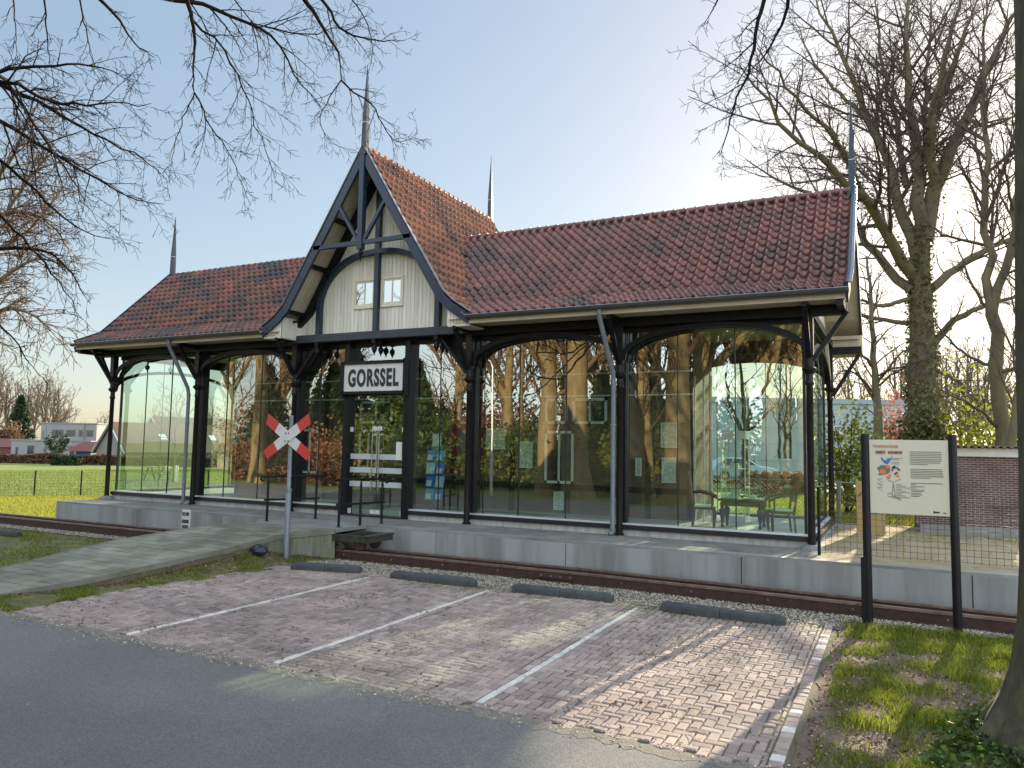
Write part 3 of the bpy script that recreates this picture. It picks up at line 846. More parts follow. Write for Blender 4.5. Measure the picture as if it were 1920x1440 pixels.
# gable windows
for s in (1, -1):
    mb = MB(); x0, x1 = (s * .065, s * .57); a, b = min(x0, x1), max(x0, x1); z0, z1 = 3.87, 4.44
    for p, q in (((a, z0), (b, z0 + .055)), ((a, z1 - .045), (b, z1)), ((a, z0 + .055), (a + .036, z1 - .045)), ((b - .036, z0 + .055), (b, z1 - .045))):
        mb.box((p[0], GY_ - .035, p[1]), (q[0], GY_ + .01, q[1]))
    wf = bevel(mb.build('window', g['cream_frame'], ST), .004)
    mb = MB(); a2, b2, c2, d2 = a + .038, b - .038, z0 + .058, z1 - .048
    for p, q in (((a2, c2), (b2, c2 + .032)), ((a2, d2 - .03), (b2, d2)), ((a2, c2 + .032), (a2 + .026, d2 - .03)), ((b2 - .026, c2 + .032), (b2, d2 - .03)), (((a2 + b2) / 2 - .012, c2 + .032), ((a2 + b2) / 2 + .012, d2 - .03))):
        mb.box((p[0], GY_ - .02, p[1]), (q[0], GY_ + .01, q[1]))
    mb.build('sash', g['cream_frame'], wf)
    mb = MB(); mb.add([(a2, GY_ - .012, c2), (b2, GY_ - .012, c2), (b2, GY_ - .012, d2), (a2, GY_ - .012, d2)], [(0, 1, 2, 3)]); mb.build('pane', g['pane_dark'], wf)
# bressummer under the gable and the eave beams
mb = MB(); mb.box((-2.05, -.16, 3.27), (2.02, .0, 3.42)); bevel(mb.build('lintel_beam', g['navy_worn'], ST), .008)
for s in (1, -1):
    for p, q in (((s * 1.9, -.075, 3.24), (s * 8.0, .075, 3.375)), ((s * 1.9, 3.6, 3.24), (s * 7.56, 3.71, 3.375)), ((s * 7.44, .08, 3.25), (s * 7.56, 3.6, 3.37)), ((s * 7.9, -.58, 3.27), (s * 7.99, -.08, 3.37))):
        mb = MB(); mb.box(p, q); mb.build('eave_beam', g['iron'], ST)
# glass wall head beam and sill
for p, q in (((-7.46, .13, 3.17), (7.46, .25, 3.4)), ((-7.46, 3.4, 3.17), (7.46, 3.52, 3.4)), ((7.34, .25, 3.2), (7.46, 3.4, 3.4)), ((-7.46, .25, 3.2), (-7.34, 3.4, 3.4))):
    mb = MB(); mb.box(p, q); mb.build('head_beam', g['iron'], ST)
sill, strip, pl = MB(), MB(), MB()
for a, b in ((-7.46, -.76), (.7, 7.46)):
    sill.box((a, .06, .085), (b, .24, .155)); strip.box((a + .02, .1, .155), (b - .02, .16, .182)); pl.box((a, .1, -.02), (b, .3, .085))
for s in (1, -1):
    sill.box((s * 7.4, .24, .085), (s * 7.58, 3.5, .155)); pl.box((s * 7.3, .3, -.02), (s * 7.54, 3.5, .085)); strip.box((s * 7.44, .26, .155), (s * 7.5, 3.5, .18))
sill.box((-7.46, 3.44, .085), (7.46, 3.6, .155)); pl.box((-7.46, 3.42, -.02), (7.46, 3.56, .085))
sill.build('sill', g['black'], ST); strip.build('sill_strip', g['silver'], ST); pl.build('plinth', g['plinth'], ST)
mb = MB(); mb.box((-7.3, .3, -.02), (7.3, 3.42, .11)); mb.build('floor', g['interior_floor'], ST)

COLS = [-7.5, -4.72, -1.99, 1.99, 4.72, 7.5]
JOINTS = [-7.43, -6.58, -5.75, -4.98, -4.02, -3.06, -2.2, -1.49, -.74, .68, 1.29, 2.2, 2.88, 3.74, 4.78, 5.59, 6.45, 7.41]
yg = .18
for a, b in zip(JOINTS[:-1], JOINTS[1:]):
    if a < -.7 < b or (-.75 <= a < .6): continue
    t1_, t2_ = math.sin(a * 7.3) * .0035, math.sin(a * 4.1 + 1) * .004
    mb = MB(); mb.add([(a + .006, yg + t1_, .15), (b - .006, yg - t1_, .15), (b - .006, yg - t1_ + t2_, 3.25), (a + .006, yg + t1_ + t2_, 3.25)], [(0, 1, 2, 3)])
    mb.build('glass_pane', g['glass'], ST)
RJ = [-7.41, -6.4, -5.4, -4.6, -3.6, -2.6, -1.6, -.6, .6, 1.6, 2.6, 3.6, 4.6, 5.5, 6.4, 7.41]
for a, b in zip(RJ[:-1], RJ[1:]):
    mb = MB(); mb.add([(a + .006, 3.46, .15), (b - .006, 3.46, .15), (b - .006, 3.46, 3.25), (a + .006, 3.46, 3.25)], [(0, 1, 2, 3)]); mb.build('glass_pane', g['glass_end'], ST)
SJ = [.19, 1.27, 2.36, 3.45]
for s in (1, -1):
    for a, b in zip(SJ[:-1], SJ[1:]):
        mb = MB(); mb.add([(s * 7.41, a + .006, .15), (s * 7.41, b - .006, .15), (s * 7.41, b - .006, 3.25), (s * 7.41, a + .006, 3.25)], [(0, 1, 2, 3)]); mb.build('glass_pane', g['glass_end'], ST)
mb = MB()
for j in JOINTS: mb.box((j - .008, yg - .006, .15), (j + .008, yg + .014, 3.25))
for j in RJ[1:-1]: mb.box((j - .006, 3.455, .15), (j + .006, 3.47, 3.25))
for s in (1, -1):
    for j in SJ[1:-1]: mb.box((s * 7.405, j - .006, .15), (s * 7.418, j + .006, 3.25))
for xx in (-7.43, 7.41): mb.box((xx - .02, yg - .02, .15), (xx + .02, yg + .02, 3.25)); mb.box((xx - .02, 3.44, .15), (xx + .02, 3.48, 3.25))
mb.build('glazing_joint', g['black'], ST)
for x_ in COLS[1:-1]: mb = MB(); mb.box((x_ - .06, .11, -.01), (x_ + .06, .25, 3.2)); mb.build('frame_post', g['iron'], ST)
# columns with collars and brackets
def column(x, y, post=True):
    mb = MB()
    mb.lathe((x, y, 0), [(.075, 0), (.075, .025), (.052, .04), (.05, .3), (.046, 2.26), (.06, 2.28), (.06, 2.31), (.05, 2.33), (.05, 2.42), (.075, 2.44), (.1, 2.48), (.1, 2.5), (.065, 2.52), (.062, 2.7), (.055, 2.72)], 14)
    mb.box((x - .06, y - .06, 2.68), (x + .06, y + .06, 3.3))
    return mb.build('column', g['column_paint'], ST, smooth=True)
for x_ in COLS: column(x_, 0)
for x_ in (-7.5, 7.5): column(x_, 3.66)
for x_, y_ in [(c_, 0) for c_ in (-7.5, 7.5)] + [(-7.5, 3.66), (7.5, 3.66)]:
    mb = MB(); mb.lathe((x_, y_, -.005), [(.17, 0), (.16, .02), (.1, .06), (.07, .065)], 8); mb.build('column_footing', g['concrete'], ST)
for x_ in COLS:
    s = 1 if x_ > 0 else -1
    mb = MB(); mb.bar((x_, -.05, 2.66), (x_, -.52, 3.3), .06, .07, (1, 0, 0)); mb.box((x_ - .035, -.56, 3.29), (x_ + .035, -.05, 3.37)); mb.build('bracket', g['iron'], ST)
    if abs(x_) > 7:
        mb = MB(); mb.bar((x_ + s * .05, 0, 2.62), (x_ + s * .5, 0, 3.28), .06, .07, (0, 1, 0)); mb.build('bracket', g['iron'], ST)
        mb = MB(); mb.bar((x_ + s * .05, 3.66, 2.35), (x_ + s * .5, 3.66, 3.1), .06, .07, (0, 1, 0)); mb.build('bracket', g['iron'], ST)
        mb = MB(); mb.bar((x_, .06, 2.66), (x_, .6, 3.26), .06, .06, (1, 0, 0)); mb.build('bracket', g['iron'], ST)
        mb = MB(); mb.bar((x_, 3.6, 2.66), (x_, 3.06, 3.26), .06, .06, (1, 0, 0)); mb.build('bracket', g['cream_frame'], ST)
    if abs(x_) < 2.5:
        for y_ in (-.02, .12):
            mb = MB(); mb.bar((x_ - s * .05, y_, 2.6), (x_ - s * .62, y_, 3.28), .05, .075, (0, 1, 0)); mb.build('bracket', g['iron'], ST)
for a, b in zip(COLS[:-1], COLS[1:]):
    if a == -1.99: continue
    for y_ in (0.0, .14, 3.62):
        arc = []
        for k in range(17):
            t = k / 16; an = math.pi * t
            arc.append((a + .05 + (b - a - .1) * (.5 - .5 * math.cos(an)) , y_, 2.72 + .48 * math.sin(an) ** .85 - (.15 if y_ > 1 else 0)))
        mb = MB(); mb.ribbon(arc, .055, .075, (0, 1, 0)); mb.build('arch', g['iron'], ST)
        if y_ > 1:   # closed spandrel above the rear arch
            mb = MB()
            for p, q in zip(arc[:-1], arc[1:]):
                mb.add([(p[0], y_ - .012, p[2]), (q[0], y_ - .012, q[2]), (q[0], y_ - .012, 3.26), (p[0], y_ - .012, 3.26), (p[0], y_ + .012, p[2]), (q[0], y_ + .012, q[2]), (q[0], y_ + .012, 3.26), (p[0], y_ + .012, 3.26)], [(0, 1, 2, 3), (7, 6, 5, 4), (0, 4, 5, 1)])
            mb.build('spandrel', g['iron'], ST)
for s in (1, -1):   # side arch and pendants
    arc = [(s * 7.5, .06 + 3.54 * (.5 - .5 * math.cos(math.pi * k / 16)), 2.45 + .55 * math.sin(math.pi * k / 16) ** .85) for k in range(17)]
    mb = MB(); mb.ribbon(arc, .05, .07, (1, 0, 0)); mb.build('arch', g['iron'], ST)
PEND = [(.0, 'a'), (1.36, 'a'), (-1.36, 'a')]
for px_, _ in PEND:
    for y_ in (-.1, .1):
        mb = MB(); mb.box((px_ - .04, y_ - .04, 3.2), (px_ + .04, y_ + .04, 3.28))
        mb.lathe((px_, y_, 3.2), [(.015, 0), (.015, -.04), (.05, -.08), (.055, -.12), (.03, -.17), (.012, -.2), (.003, -.24)], 10); mb.build('pendant', g['iron'], ST, smooth=True)
mb = MB(); mb.lathe((-6.2, -.12, 3.05), [(.015, 0), (.015, -.05), (.05, -.09), (.05, -.13), (.012, -.18), (.003, -.22)], 10); mb.build('pendant', g['iron'], ST, smooth=True)
# spires
for (x_, y_, z_, h_, w_) in ((8.02, RY, RZ + .02, 1.56, .05), (-8.02, RY, RZ + .02, 1.56, .05), (0, CY0 + .03, 6.72, 1.6, .05), (0, CY1 - .03, 6.72, 1.6, .05)):
    mb = MB()
    def sq(z, r): return [(x_ - r, y_ - r, z), (x_ + r, y_ - r, z), (x_ + r, y_ + r, z), (x_ - r, y_ + r, z)]
    lv = [(z_ - .12, w_ * 1.7), (z_ + .05, w_), (z_ + .55, w_ * .9), (z_ + h_, .004)]
    vs = [p for z, r in lv for p in sq(z, r)]
    mb.add(vs, [(i * 4 + k, i * 4 + (k + 1) % 4, i * 4 + 4 + (k + 1) % 4, i * 4 + 4 + k) for i in range(3) for k in range(4)])
    sp = mb.build('spire', g['navy'], ST)
    mb = MB(); mb.box((x_ - w_ * .93, y_ - w_ * .93, z_ + .5), (x_ + w_ * .93, y_ + w_ * .93, z_ + .506)); mb.build('spire_band', g['silver'], sp)
# gutters, downpipes
for s in (1, -1):
    mb = MB(); n_ = 9; xs_ = (s * 2.28, s * 8.06); yc, zc, r_ = -.675, 3.475, .06; vs = []
    for x_ in xs_:
        for rr_ in (r_, r_ - .012):
            for k in range(n_): an = math.pi + math.pi * k / (n_ - 1); vs.append((x_, yc + rr_ * math.cos(an), zc + rr_ * math.sin(an)))
    f = []
    for k in range(n_ - 1):
        f += [(k, k + 1, 2 * n_ + k + 1, 2 * n_ + k), (n_ + k, 3 * n_ + k, 3 * n_ + k + 1, n_ + k + 1), (k, n_ + k, n_ + k + 1, k + 1), (2 * n_ + k, 2 * n_ + k + 1, 3 * n_ + k + 1, 3 * n_ + k)]
    f += [(0, 2 * n_, 3 * n_, n_), (n_ - 1, 2 * n_ - 1, 4 * n_ - 1, 3 * n_ - 1)]
    mb.add(vs, f); mb.tube([(xs_[0], yc - r_, zc), (xs_[1], yc - r_, zc)], .009, 8, 1)
    mb.build('gutter', [g['gutter'], g['zinc']], ST, smooth=True)
for x_, zk in ((4.63, 2.45), (-4.86, 2.4)):
    mb = MB(); mb.tube([(x_ - .02, -.66, 3.42), (x_ - .02, -.64, 3.3), (x_ + .03, -.16, zk + .05), (x_ + .03, -.13, zk - .08), (x_ + .03, -.13, .06), (x_ - .01, -.17, .02)], .038, 12)
    for z_ in (zk - .1, 1.7, .55, .1): mb.lathe((x_ + .03, -.13, z_), [(.046, -.015), (.046, .015)], 12)
    mb.build('downpipe', g['zinc'], ST, smooth=True)
# entrance: posts, transom light, double glass door
mb = MB()
for x_ in (-.72, .66): mb.box((x_ - .055, .02, 0), (x_ + .055, .24, 3.24))
mb.box((-.665, .1, 2.3), (.605, .2, 2.36)); bevel(mb.build('door_frame', g['iron'], ST), .004)
mb = MB(); mb.add([(-.66, yg, 2.37), (.6, yg, 2.37), (.6, yg, 3.25), (-.66, yg, 3.25)], [(0, 1, 2, 3)]); mb.build('glass_pane', g['glass'], ST)
for s in (-1, 1):
    a, b = (-.66, -.035) if s < 0 else (-.02, .6)
    mb = MB(); mb.add([(a, .13, .03), (b, .13, .03), (b, .13, 2.29), (a, .13, 2.29)], [(0, 1, 2, 3)]); dr = mb.build('door', g['glass'], ST)
    mb = MB()
    for z_ in (1.05, .8, .54): mb.box((a + .01, .119, z_), (b - .005, .124, z_ + .1))
    mb.build('frosted_band', g['frosted'], dr)
    mb = MB(); xh = (b - .07) if s < 0 else (a + .07)
    mb.tube([(xh, .07, .48), (xh, .07, 1.62)], .012, 8); mb.box((xh - .006, .07, .6), (xh + .006, .13, .62)); mb.box((xh - .006, .07, 1.5), (xh + .006, .13, 1.52)); mb.build('handle', g['chrome'], dr, smooth=True)
    mb = MB(); xh2 = a if s < 0 else b - .07
    for z_ in (1.56, .04): mb.box((xh2, .1, z_), (xh2 + .07, .118, z_ + .09))
    mb.box(((b - .1) if s < 0 else a, .1, 1.58), (b if s < 0 else a + .1, .118, 1.66)); mb.box(((b - .1) if s < 0 else a, .1, .05), (b if s < 0 else a + .1, .118, .12))
    mb.build('lock_plate', g['white'], dr)
mb = MB(); mb.box((.4, .115, 1.05), (.53, .122, 1.38)); mb.build('door_notice', g['paper'], ST)
mb = MB(); mb.box((-.73, .01, .0), (.67, .24, .03)); mb.build('threshold', g['black'], ST)

# half timbered brick core inside the glass
IY = 1.8
mb = MB(); mb.box((-5.4, IY, .11), (5.44, 3.3, 3.4)); mb.build('core_wall', g['inner_brick'], ST)
mb = MB()
for x_ in (-5.36, -4.5, -3.6, -2.7, -1.9, -1.1, .62, 1.28, 1.94, 3.1, 4.64, 5.39): mb.box((x_ - .05, IY - .025, .11), (x_ + .05, IY - .002, 3.3))
for z_ in (.6, 2.9): mb.box((-5.4, IY - .022, z_ - .05), (5.44, IY - .003, z_ + .05))
mb.build('timber_frame', g['timber'], ST)
for (a, b, c, d) in ((2.64, 3.23, .66, 1.64), (2.64, 3.1, 1.77, 2.25), (3.2, 3.88, 1.77, 2.25), (-1.75, -1.25, .66, 1.64), (-1.75, -.9, 1.77, 2.25), (.72, 1.2, 1.77, 2.25), (-3.4, -2.85, .66, 1.64)):
    mb = MB(); f_ = .05
    for p, q in (((a, c), (b, c + f_)), ((a, d - f_), (b, d)), ((a, c), (a + f_, d)), ((b - f_, c), (b, d)), (((a + b) / 2 - .02, c), ((a + b) / 2 + .02, d))): mb.box((p[0], IY - .05, p[1]), (q[0], IY - .03, q[1]))
    wf = mb.build('core_window', g['white'], ST)
    mb = MB(); mb.box((a + .02, IY - .03, c + .02), (b - .02, IY - .026, d - .02)); mb.build('pane', g['dark_window'], wf)
mb = MB()
for z_ in (2.29, 2.7): mb.box((-5.4, IY - .06, z_ - .014), (5.44, IY - .04, z_ + .014))
mb.build('picture_rail', g['white'], ST)
for x_ in (5.47, 5.62, 5.75): mb = MB(); mb.box((x_ - .012, IY - .02, .11), (x_ + .012, IY + .01, 2.6)); mb.build('partition_post', g['white'], ST)

# ------------------------------------------------------------------ text helper
def text_mesh(name, s, height, width, m, parent, loc, bold=.0, rotx=90):
    c = bpy.data.curves.new(name, 'FONT'); c.body = s; c.offset = bold; c.space_character = 1.0 + bold * 5; c.extrude = .004; c.align_x = 'CENTER'
    o = bpy.data.objects.new(name, c); link(o)
    dg = bpy.context.evaluated_depsgraph_get(); dg.update()
    me = bpy.data.meshes.new_from_object(o.evaluated_get(dg)); bpy.data.objects.remove(o)
    v = np.array([q.co[:] for q in me.vertices]); mn, mx = v.min(0), v.max(0)
    sc = np.array([width / (mx[0] - mn[0]), height / (mx[1] - mn[1]), 1])
    v = (v - (mn + mx) / 2) * sc
    out = np.stack([v[:, 0], -v[:, 2], v[:, 1]], 1)     # lettering faces -Y
    me.vertices.foreach_set('co', out.astype(np.float32).ravel()); me.update()
    me.materials.clear(); me.materials.append(m)
    me.name = name
    q = bpy.data.objects.new(name, me); link(q); q.location = loc
    if parent: q.parent = parent
    return q

# name board over the door
O = (-.03, -.06, 2.56)
nb = thing('name_board', 'white station name board reading GORSSEL in a black frame over the door', 'sign', O)
mb = MB()
for p, q in (((-.75, 2.255), (.69, 2.31)), ((-.75, 2.815), (.69, 2.875)), ((-.79, 2.2), (-.71, 2.86)), ((.65, 2.22), (.73, 2.9))): mb.box((p[0], -.1, p[1]), (q[0], -.02, q[1]))
bevel(mb.build('frame', g['iron'], nb, O), .005)
mb = MB(); mb.box((-.71, -.07, 2.3), (.65, -.03, 2.83)); mb.build('board', g['white'], nb, O)
text_mesh('lettering', 'GORSSEL', .335, 1.15, g['ink'], nb, (-.0, -.017, .0), .035)

# ------------------------------------------------------------------ things inside
def chair(name, label, x, y, z, rz_, arms):
    t = thing(name, label, 'chair', (x, y, z), 'chairs inside the glass hall', rz_)
    h = .33
    mb = MB(); mb.box((-.17, -.17, h - .035), (.17, .17, h)); mb.build('seat', g['mahogany'], t)
    mb = MB(); mb.box((-.15, -.15, h), (.15, .15, h + .03)); bevel(mb.build('cushion', g['cushion'], t), .012)
    for a in (-1, 1):
        mb = MB(); mb.tube([(a * .15, -.15, h), (a * .155, -.16, .18), (a * .15, -.15, 0)], [.018, .026, .014], 8); mb.build('leg', g['mahogany'], t, smooth=True)
        mb = MB(); mb.tube([(a * .15, .15, h), (a * .15, .18, 0)], [.02, .014], 8); mb.build('leg', g['mahogany'], t, smooth=True)
        if arms:
            mb = MB(); mb.ribbon([(a * .165, .17, h + .22), (a * .17, .05, h + .24), (a * .17, -.12, h + .2), (a * .175, -.2, h + .15)], .035, .035, (1, 0, 0)); mb.tube([(a * .165, -.13, h), (a * .165, -.13, h + .2)], .014, 8); mb.build('armrest', g['mahogany'], t)
    mb = MB()
    for a in (-1, 1): mb.tube([(a * .15, .16, h), (a * .16, .24, h + .55)], [.02, .014], 8)
    for k in range(3): mb.bar((-.155, .185 + k * .025, h + .17 + k * .17), (.155, .185 + k * .025, h + .17 + k * .17), .02, .06)
    for a in (-.07, 0, .07): mb.bar((a, .18, h + .15), (a, .225, h + .5), .02, .012)
    mb.build('backrest', g['mahogany'], t)
P = onz(1323, 990, .12); chair('carved_chair', 'dark wooden armchair left of the table inside the right glass bay', P[0] - .05, P[1] + .12, .11, R(100), True)
P = onz(1462, 1000, .12); chair('carved_chair', 'dark wooden armchair with pale cushion right of the table inside the glass', P[0], P[1] + .15, .11, R(-70), True)
A, B = onz(1352, 988, .12), onz(1418, 996, .12)
tx, ty = (A[0] + B[0]) / 2, max(A[1], B[1]) + .28
tb = thing('antique_table', 'dark wooden table with shaped legs inside the right glass bay', 'table', (tx, ty, .11))
mb = MB(); mb.box((-.36, -.24, .42), (.36, .24, .45)); bevel(mb.build('tabletop', g['mahogany'], tb), .006)
mb = MB()
for a in (-1, 1): mb.box((-.3, a * .19 - .01, .34), (.3, a * .19 + .01, .42)); mb.box((a * .29 - .01, -.19, .34), (a * .29 + .01, .19, .42))
mb.build('apron', g['mahogany'], tb)
for a in (-1, 1):
    for b in (-1, 1):
        mb = MB(); mb.lathe((a * .29, b * .19, 0), [(.02, 0), (.028, .03), (.018, .06), (.03, .14), (.045, .22), (.05, .27), (.025, .31), (.035, .34), (.035, .4)], 10); mb.build('leg', g['mahogany'], tb, smooth=True)
for dx, lab in ((-.18, 'small glass box with a model on the left end of the table'), (.14, 'small glass box on the right end of the table inside the glass')):
    bx_ = thing('table_showcase', lab, 'showcase', (tx + dx, ty, .565), 'showcases on the table')
    mb = MB(); mb.box((-.12, -.1, 0), (.12, .1, .015)); mb.box((-.05, -.03, .015), (.06, .03, .06)); mb.build('base', g['paper'], bx_)
    mb = MB(); mb.box((-.12, -.1, .015), (.12, .1, .17)); mb.build('glass_cover', g['case_glass'], bx_)
P = ony(1379, 940, 2.3)
dc = thing('display_case', 'tall glass display case with a white cap standing in the right bay', 'showcase', (P[0], 2.3, .11))
mb = MB(); mb.box((-.2, -.2, 0), (.2, .2, .1)); mb.build('base', g['white'], dc)
mb = MB(); mb.box((-.21, -.21, 1.42), (.21, .21, 1.56)); mb.build('cap', g['white'], dc)
mb = MB(); mb.box((-.2, -.2, .1), (.2, .2, 1.42)); mb.build('glass_cover', g['case_glass'], dc)
mb = MB()
for z_ in (.45, .9): mb.box((-.19, -.19, z_), (.19, .19, z_ + .012))
mb.box((-.08, -.05, .912), (.06, .05, 1.0)); mb.box((-.06, -.05, .462), (.08, .05, .54)); mb.build('shelf', g['paper'], dc)
mb = MB()
for a in (-1, 1):
    for b in (-1, 1): mb.box((a * .2 - .008, b * .2 - .008, .1), (a * .2 + .008, b * .2 + .008, 1.42))
mb.build('corner_post', g['silver'], dc)
# brochure rack by the door
rk = thing('brochure_rack', 'grey stand of blue leaflets behind the glass right of the door', 'rack', (.83, .8, .11))
mb = MB(); mb.box((-.1, .02, 0), (.1, .05, 1.42)); mb.build('back_panel', g['zinc'], rk)
mb = MB(); mb.box((-.12, -.1, 0), (.12, .12, .02)); mb.build('base', g['zinc'], rk)
mb = MB(); mb.box((-.09, 0, 1.2), (.1, .015, 1.44)); mb.build('header_card', g['paper'], rk)
for r_ in range(4):
    for c_ in range(2):
        mb = MB(); z0 = .2 + r_ * .24; x0 = -.2 + c_ * .21; yy = -.03 - .01 * (3 - r_)
        mb.add([(x0, yy, z0), (x0 + .19, yy, z0), (x0 + .19, yy + .05, z0 + .21), (x0, yy + .05, z0 + .21), (x0, yy + .01, z0), (x0 + .19, yy + .01, z0), (x0 + .19, yy + .06, z0 + .21), (x0, yy + .06, z0 + .21)], [(0, 1, 2, 3), (4, 7, 6, 5), (0, 4, 5, 1), (1, 5, 6, 2), (2, 6, 7, 3), (3, 7, 4, 0)], 0)
        mb.add([(x0 + .03, yy - .003, z0 + .02), (x0 + .14, yy - .003, z0 + .02), (x0 + .14, yy + .02, z0 + .12), (x0 + .03, yy + .02, z0 + .12)], [(0, 1, 2, 3)], 1)
        mb.build('leaflet', [g[('cyan', 'blue', 'pale_blue', 'blue')[(r_ + c_) % 4]], g['paper']], rk)
# framed prints
for (x0, x1, z0, z1, lab) in ((1.38, 1.79, 1.27, 1.68, 'square framed print on the brick wall right of the lamp post reflection'),
                             (2.12, 2.39, .93, 1.43, 'narrow framed print beside the white inner window'),
                             (2.84, 3.04, .17, .51, 'small framed print low on the wall under the white inner window'),
                             (4.88, 5.17, 1.36, 1.8, 'pale framed print, upper of two at the wall end'),
                             (4.9, 5.14, .75, 1.19, 'white framed print of small figures, lower of two at the wall end'),
                             (4.42, 4.53, .85, 1.17, 'very narrow white framed panel right of the downpipe')):
    O = ((x0 + x1) / 2, IY - .03, (z0 + z1) / 2)
    pf = thing('framed_print', lab, 'picture', O, 'framed prints on the brick wall inside')
    mb = MB(); f_ = .02
    for p, q in (((x0, z0), (x1, z0 + f_)), ((x0, z1 - f_), (x1, z1)), ((x0, z0 + f_), (x0 + f_, z1 - f_)), ((x1 - f_, z0 + f_), (x1, z1 - f_))): mb.box((p[0], IY - .06, p[1]), (q[0], IY - .03, q[1]))
    mb.build('frame', g['white'], pf, O)
    mb = MB(); mb.box((x0 + f_, IY - .045, z0 + f_), (x1 - f_, IY - .032, z1 - f_)); mb.build('print', g['picture_print'], pf, O)

# ------------------------------------------------------------------ things in front
def stop(x0, y0, x1, y1, label):
    xc, yc = (x0 + x1) / 2, (y0 + y1) / 2 + .07; L_ = math.hypot(x1 - x0, y1 - y0)
    t = thing('parking_stop', label, 'parking stop', (xc, yc, -.45), 'concrete parking stops', math.atan2(y1 - y0, x1 - x0))
    for k in (0, 1):
        mb = MB(); a, b = -L_ / 2 + k * L_ / 2 + .003, -L_ / 2 + (k + 1) * L_ / 2 - .003
        pts = [(.075, 0), (.07, .05), (.05, .085), (.02, .1), (-.02, .1), (-.05, .085), (-.07, .05), (-.075, 0)]
        vs = []
        e0, e1 = (.05, 0) if k == 0 else (0, .05)
        for xx, sc in ((a, 1 if not e0 else .72), (a + (e0 or .01), 1), (b - (e1 or .01), 1), (b, 1 if not e1 else .72)):
            for y_, z_ in pts: vs.append((xx, y_ * sc, z_ * sc))
        n_ = len(pts)
        fs = [(i * n_ + j, i * n_ + (j + 1) % n_, (i + 1) * n_ + (j + 1) % n_, (i + 1) * n_ + j) for i in range(3) for j in range(n_)] + [tuple(range(n_))[::-1], tuple(3 * n_ + j for j in range(n_))]
        mb.add(vs, fs); mb.build('block', g['stop_concrete'], t, smooth=True)
    return t
stop(.86, -3.02, 1.9, -2.78, 'dark concrete parking stop nearest the crossing sign post')
stop(2.47, -2.86, 3.73, -2.78, 'dark concrete parking stop just right of the rail trolley')
stop(4.29, -2.84, 5.58, -2.79, 'dark concrete parking stop between the two middle bay lines')
stop(6.18, -2.9, 7.51, -2.96, 'dark concrete parking stop closest to the information board')
P = onz(0, 1003, -.45); stop(P[0] - .9, P[1] - .12, P[0] + .42, P[1] + .04, 'dark parking stop on the grass left of the ramp')

# crossing sign
CX, CY = .33, -2.52
O = (CX, CY, -.38)
cs = thing('crossing_sign', 'red and white diagonal cross sign on a thin grey post', 'sign', O)
mb = MB(); mb.tube([(CX, CY, -.5), (CX, CY, .62), (CX, CY, .64), (CX, CY, 1.75)], [.042, .042, .03, .03], 14); mb.lathe((CX, CY, .62), [(.05, -.02), (.05, .02)], 14); mb.build('pole', g['zinc'], cs, O, True)
cz_ = 1.42; cx_, cy_ = CX - .02, CY - .05
for s in (1, -1):
    d = Vector((.82 * s, 0, .53)).normalized(); nrm = Vector((-d.z, 0, d.x)); yv = cy_ - (.012 if s > 0 else 0)
    mb = MB()
    def arm(t0, t1, mi, slant=0):
        pts = [Vector((cx_, yv, cz_)) + d * t0 + nrm * .078, Vector((cx_, yv, cz_)) + d * t0 - nrm * .078, Vector((cx_, yv, cz_)) + d * t1 - nrm * .078, Vector((cx_, yv, cz_)) + d * t1 + nrm * .078]
        if slant: pts[2] += d * slant; pts[3] -= d * slant
        q = [p + Vector((0, .01, 0)) for p in pts]
        mb.add(pts + q, [(0, 1, 2, 3), (7, 6, 5, 4), (0, 4, 5, 1), (1, 5, 6, 2), (2, 6, 7, 3), (3, 7, 4, 0)], mi)
    arm(-.265, .265, 0); arm(.265, .51, 1, -.03 * s); arm(-.51, -.265, 1)
    mb.build('cross_arm', [g['white'], g['red']], cs, O)
mb = MB()
for a in (-.03, .03):
    for b in (-.06, .06): mb.tube([(cx_ + a, cy_ - .022, cz_ + b), (cx_ + a, cy_ - .005, cz_ + b)], .01, 8)
mb.build('bolt', g['black'], cs, O)

# handrails on the bridge deck
def handrail(label, base):
    O = (base[1][0], base[1][1], 0)
    t = thing('handrail', label, 'railing', O, 'handrails on the bridge deck')
    for (x_, y_) in base:
        mb = MB(); mb.tube([(x_, y_, 0), (x_, y_, .66), (x_, y_, .74)], [.022, .022, .012], 10); mb.lathe((x_, y_, 0), [(.04, 0), (.04, .01)], 8); mb.build('post', g['iron'], t, O, True)
    d = Vector((base[2][0] - base[0][0], base[2][1] - base[0][1], 0)).normalized()
    a, b = Vector((*base[0], .755)) - d * .1, Vector((*base[2], .755)) + d * .1
    dn = Vector((0, 0, -1))
    mb = MB(); mb.tube([a + dn * .06 + d * .03, a + dn * .07, a + dn * .045 - d * .03, a - d * .02, a, b, b + d * .02, b + dn * .045 + d * .03, b + dn * .07, b + dn * .06 - d * .03], .018, 10); mb.build('top_rail', g['iron'], t, O, True)
    mb = MB(); mb.bar(Vector((*base[0], .36)) - d * .06, Vector((*base[2], .36)) + d * .06, .02, .035); mb.build('lower_rail', g['iron'], t, O)
handrail('black iron handrail on the left side of the bridge deck', [(-.98, -1.62), (-.86, -1.22), (-.62, -.82)])
handrail('black iron handrail on the right side of the bridge deck', [(.6, -1.66), (.68, -1.22), (.8, -.8)])

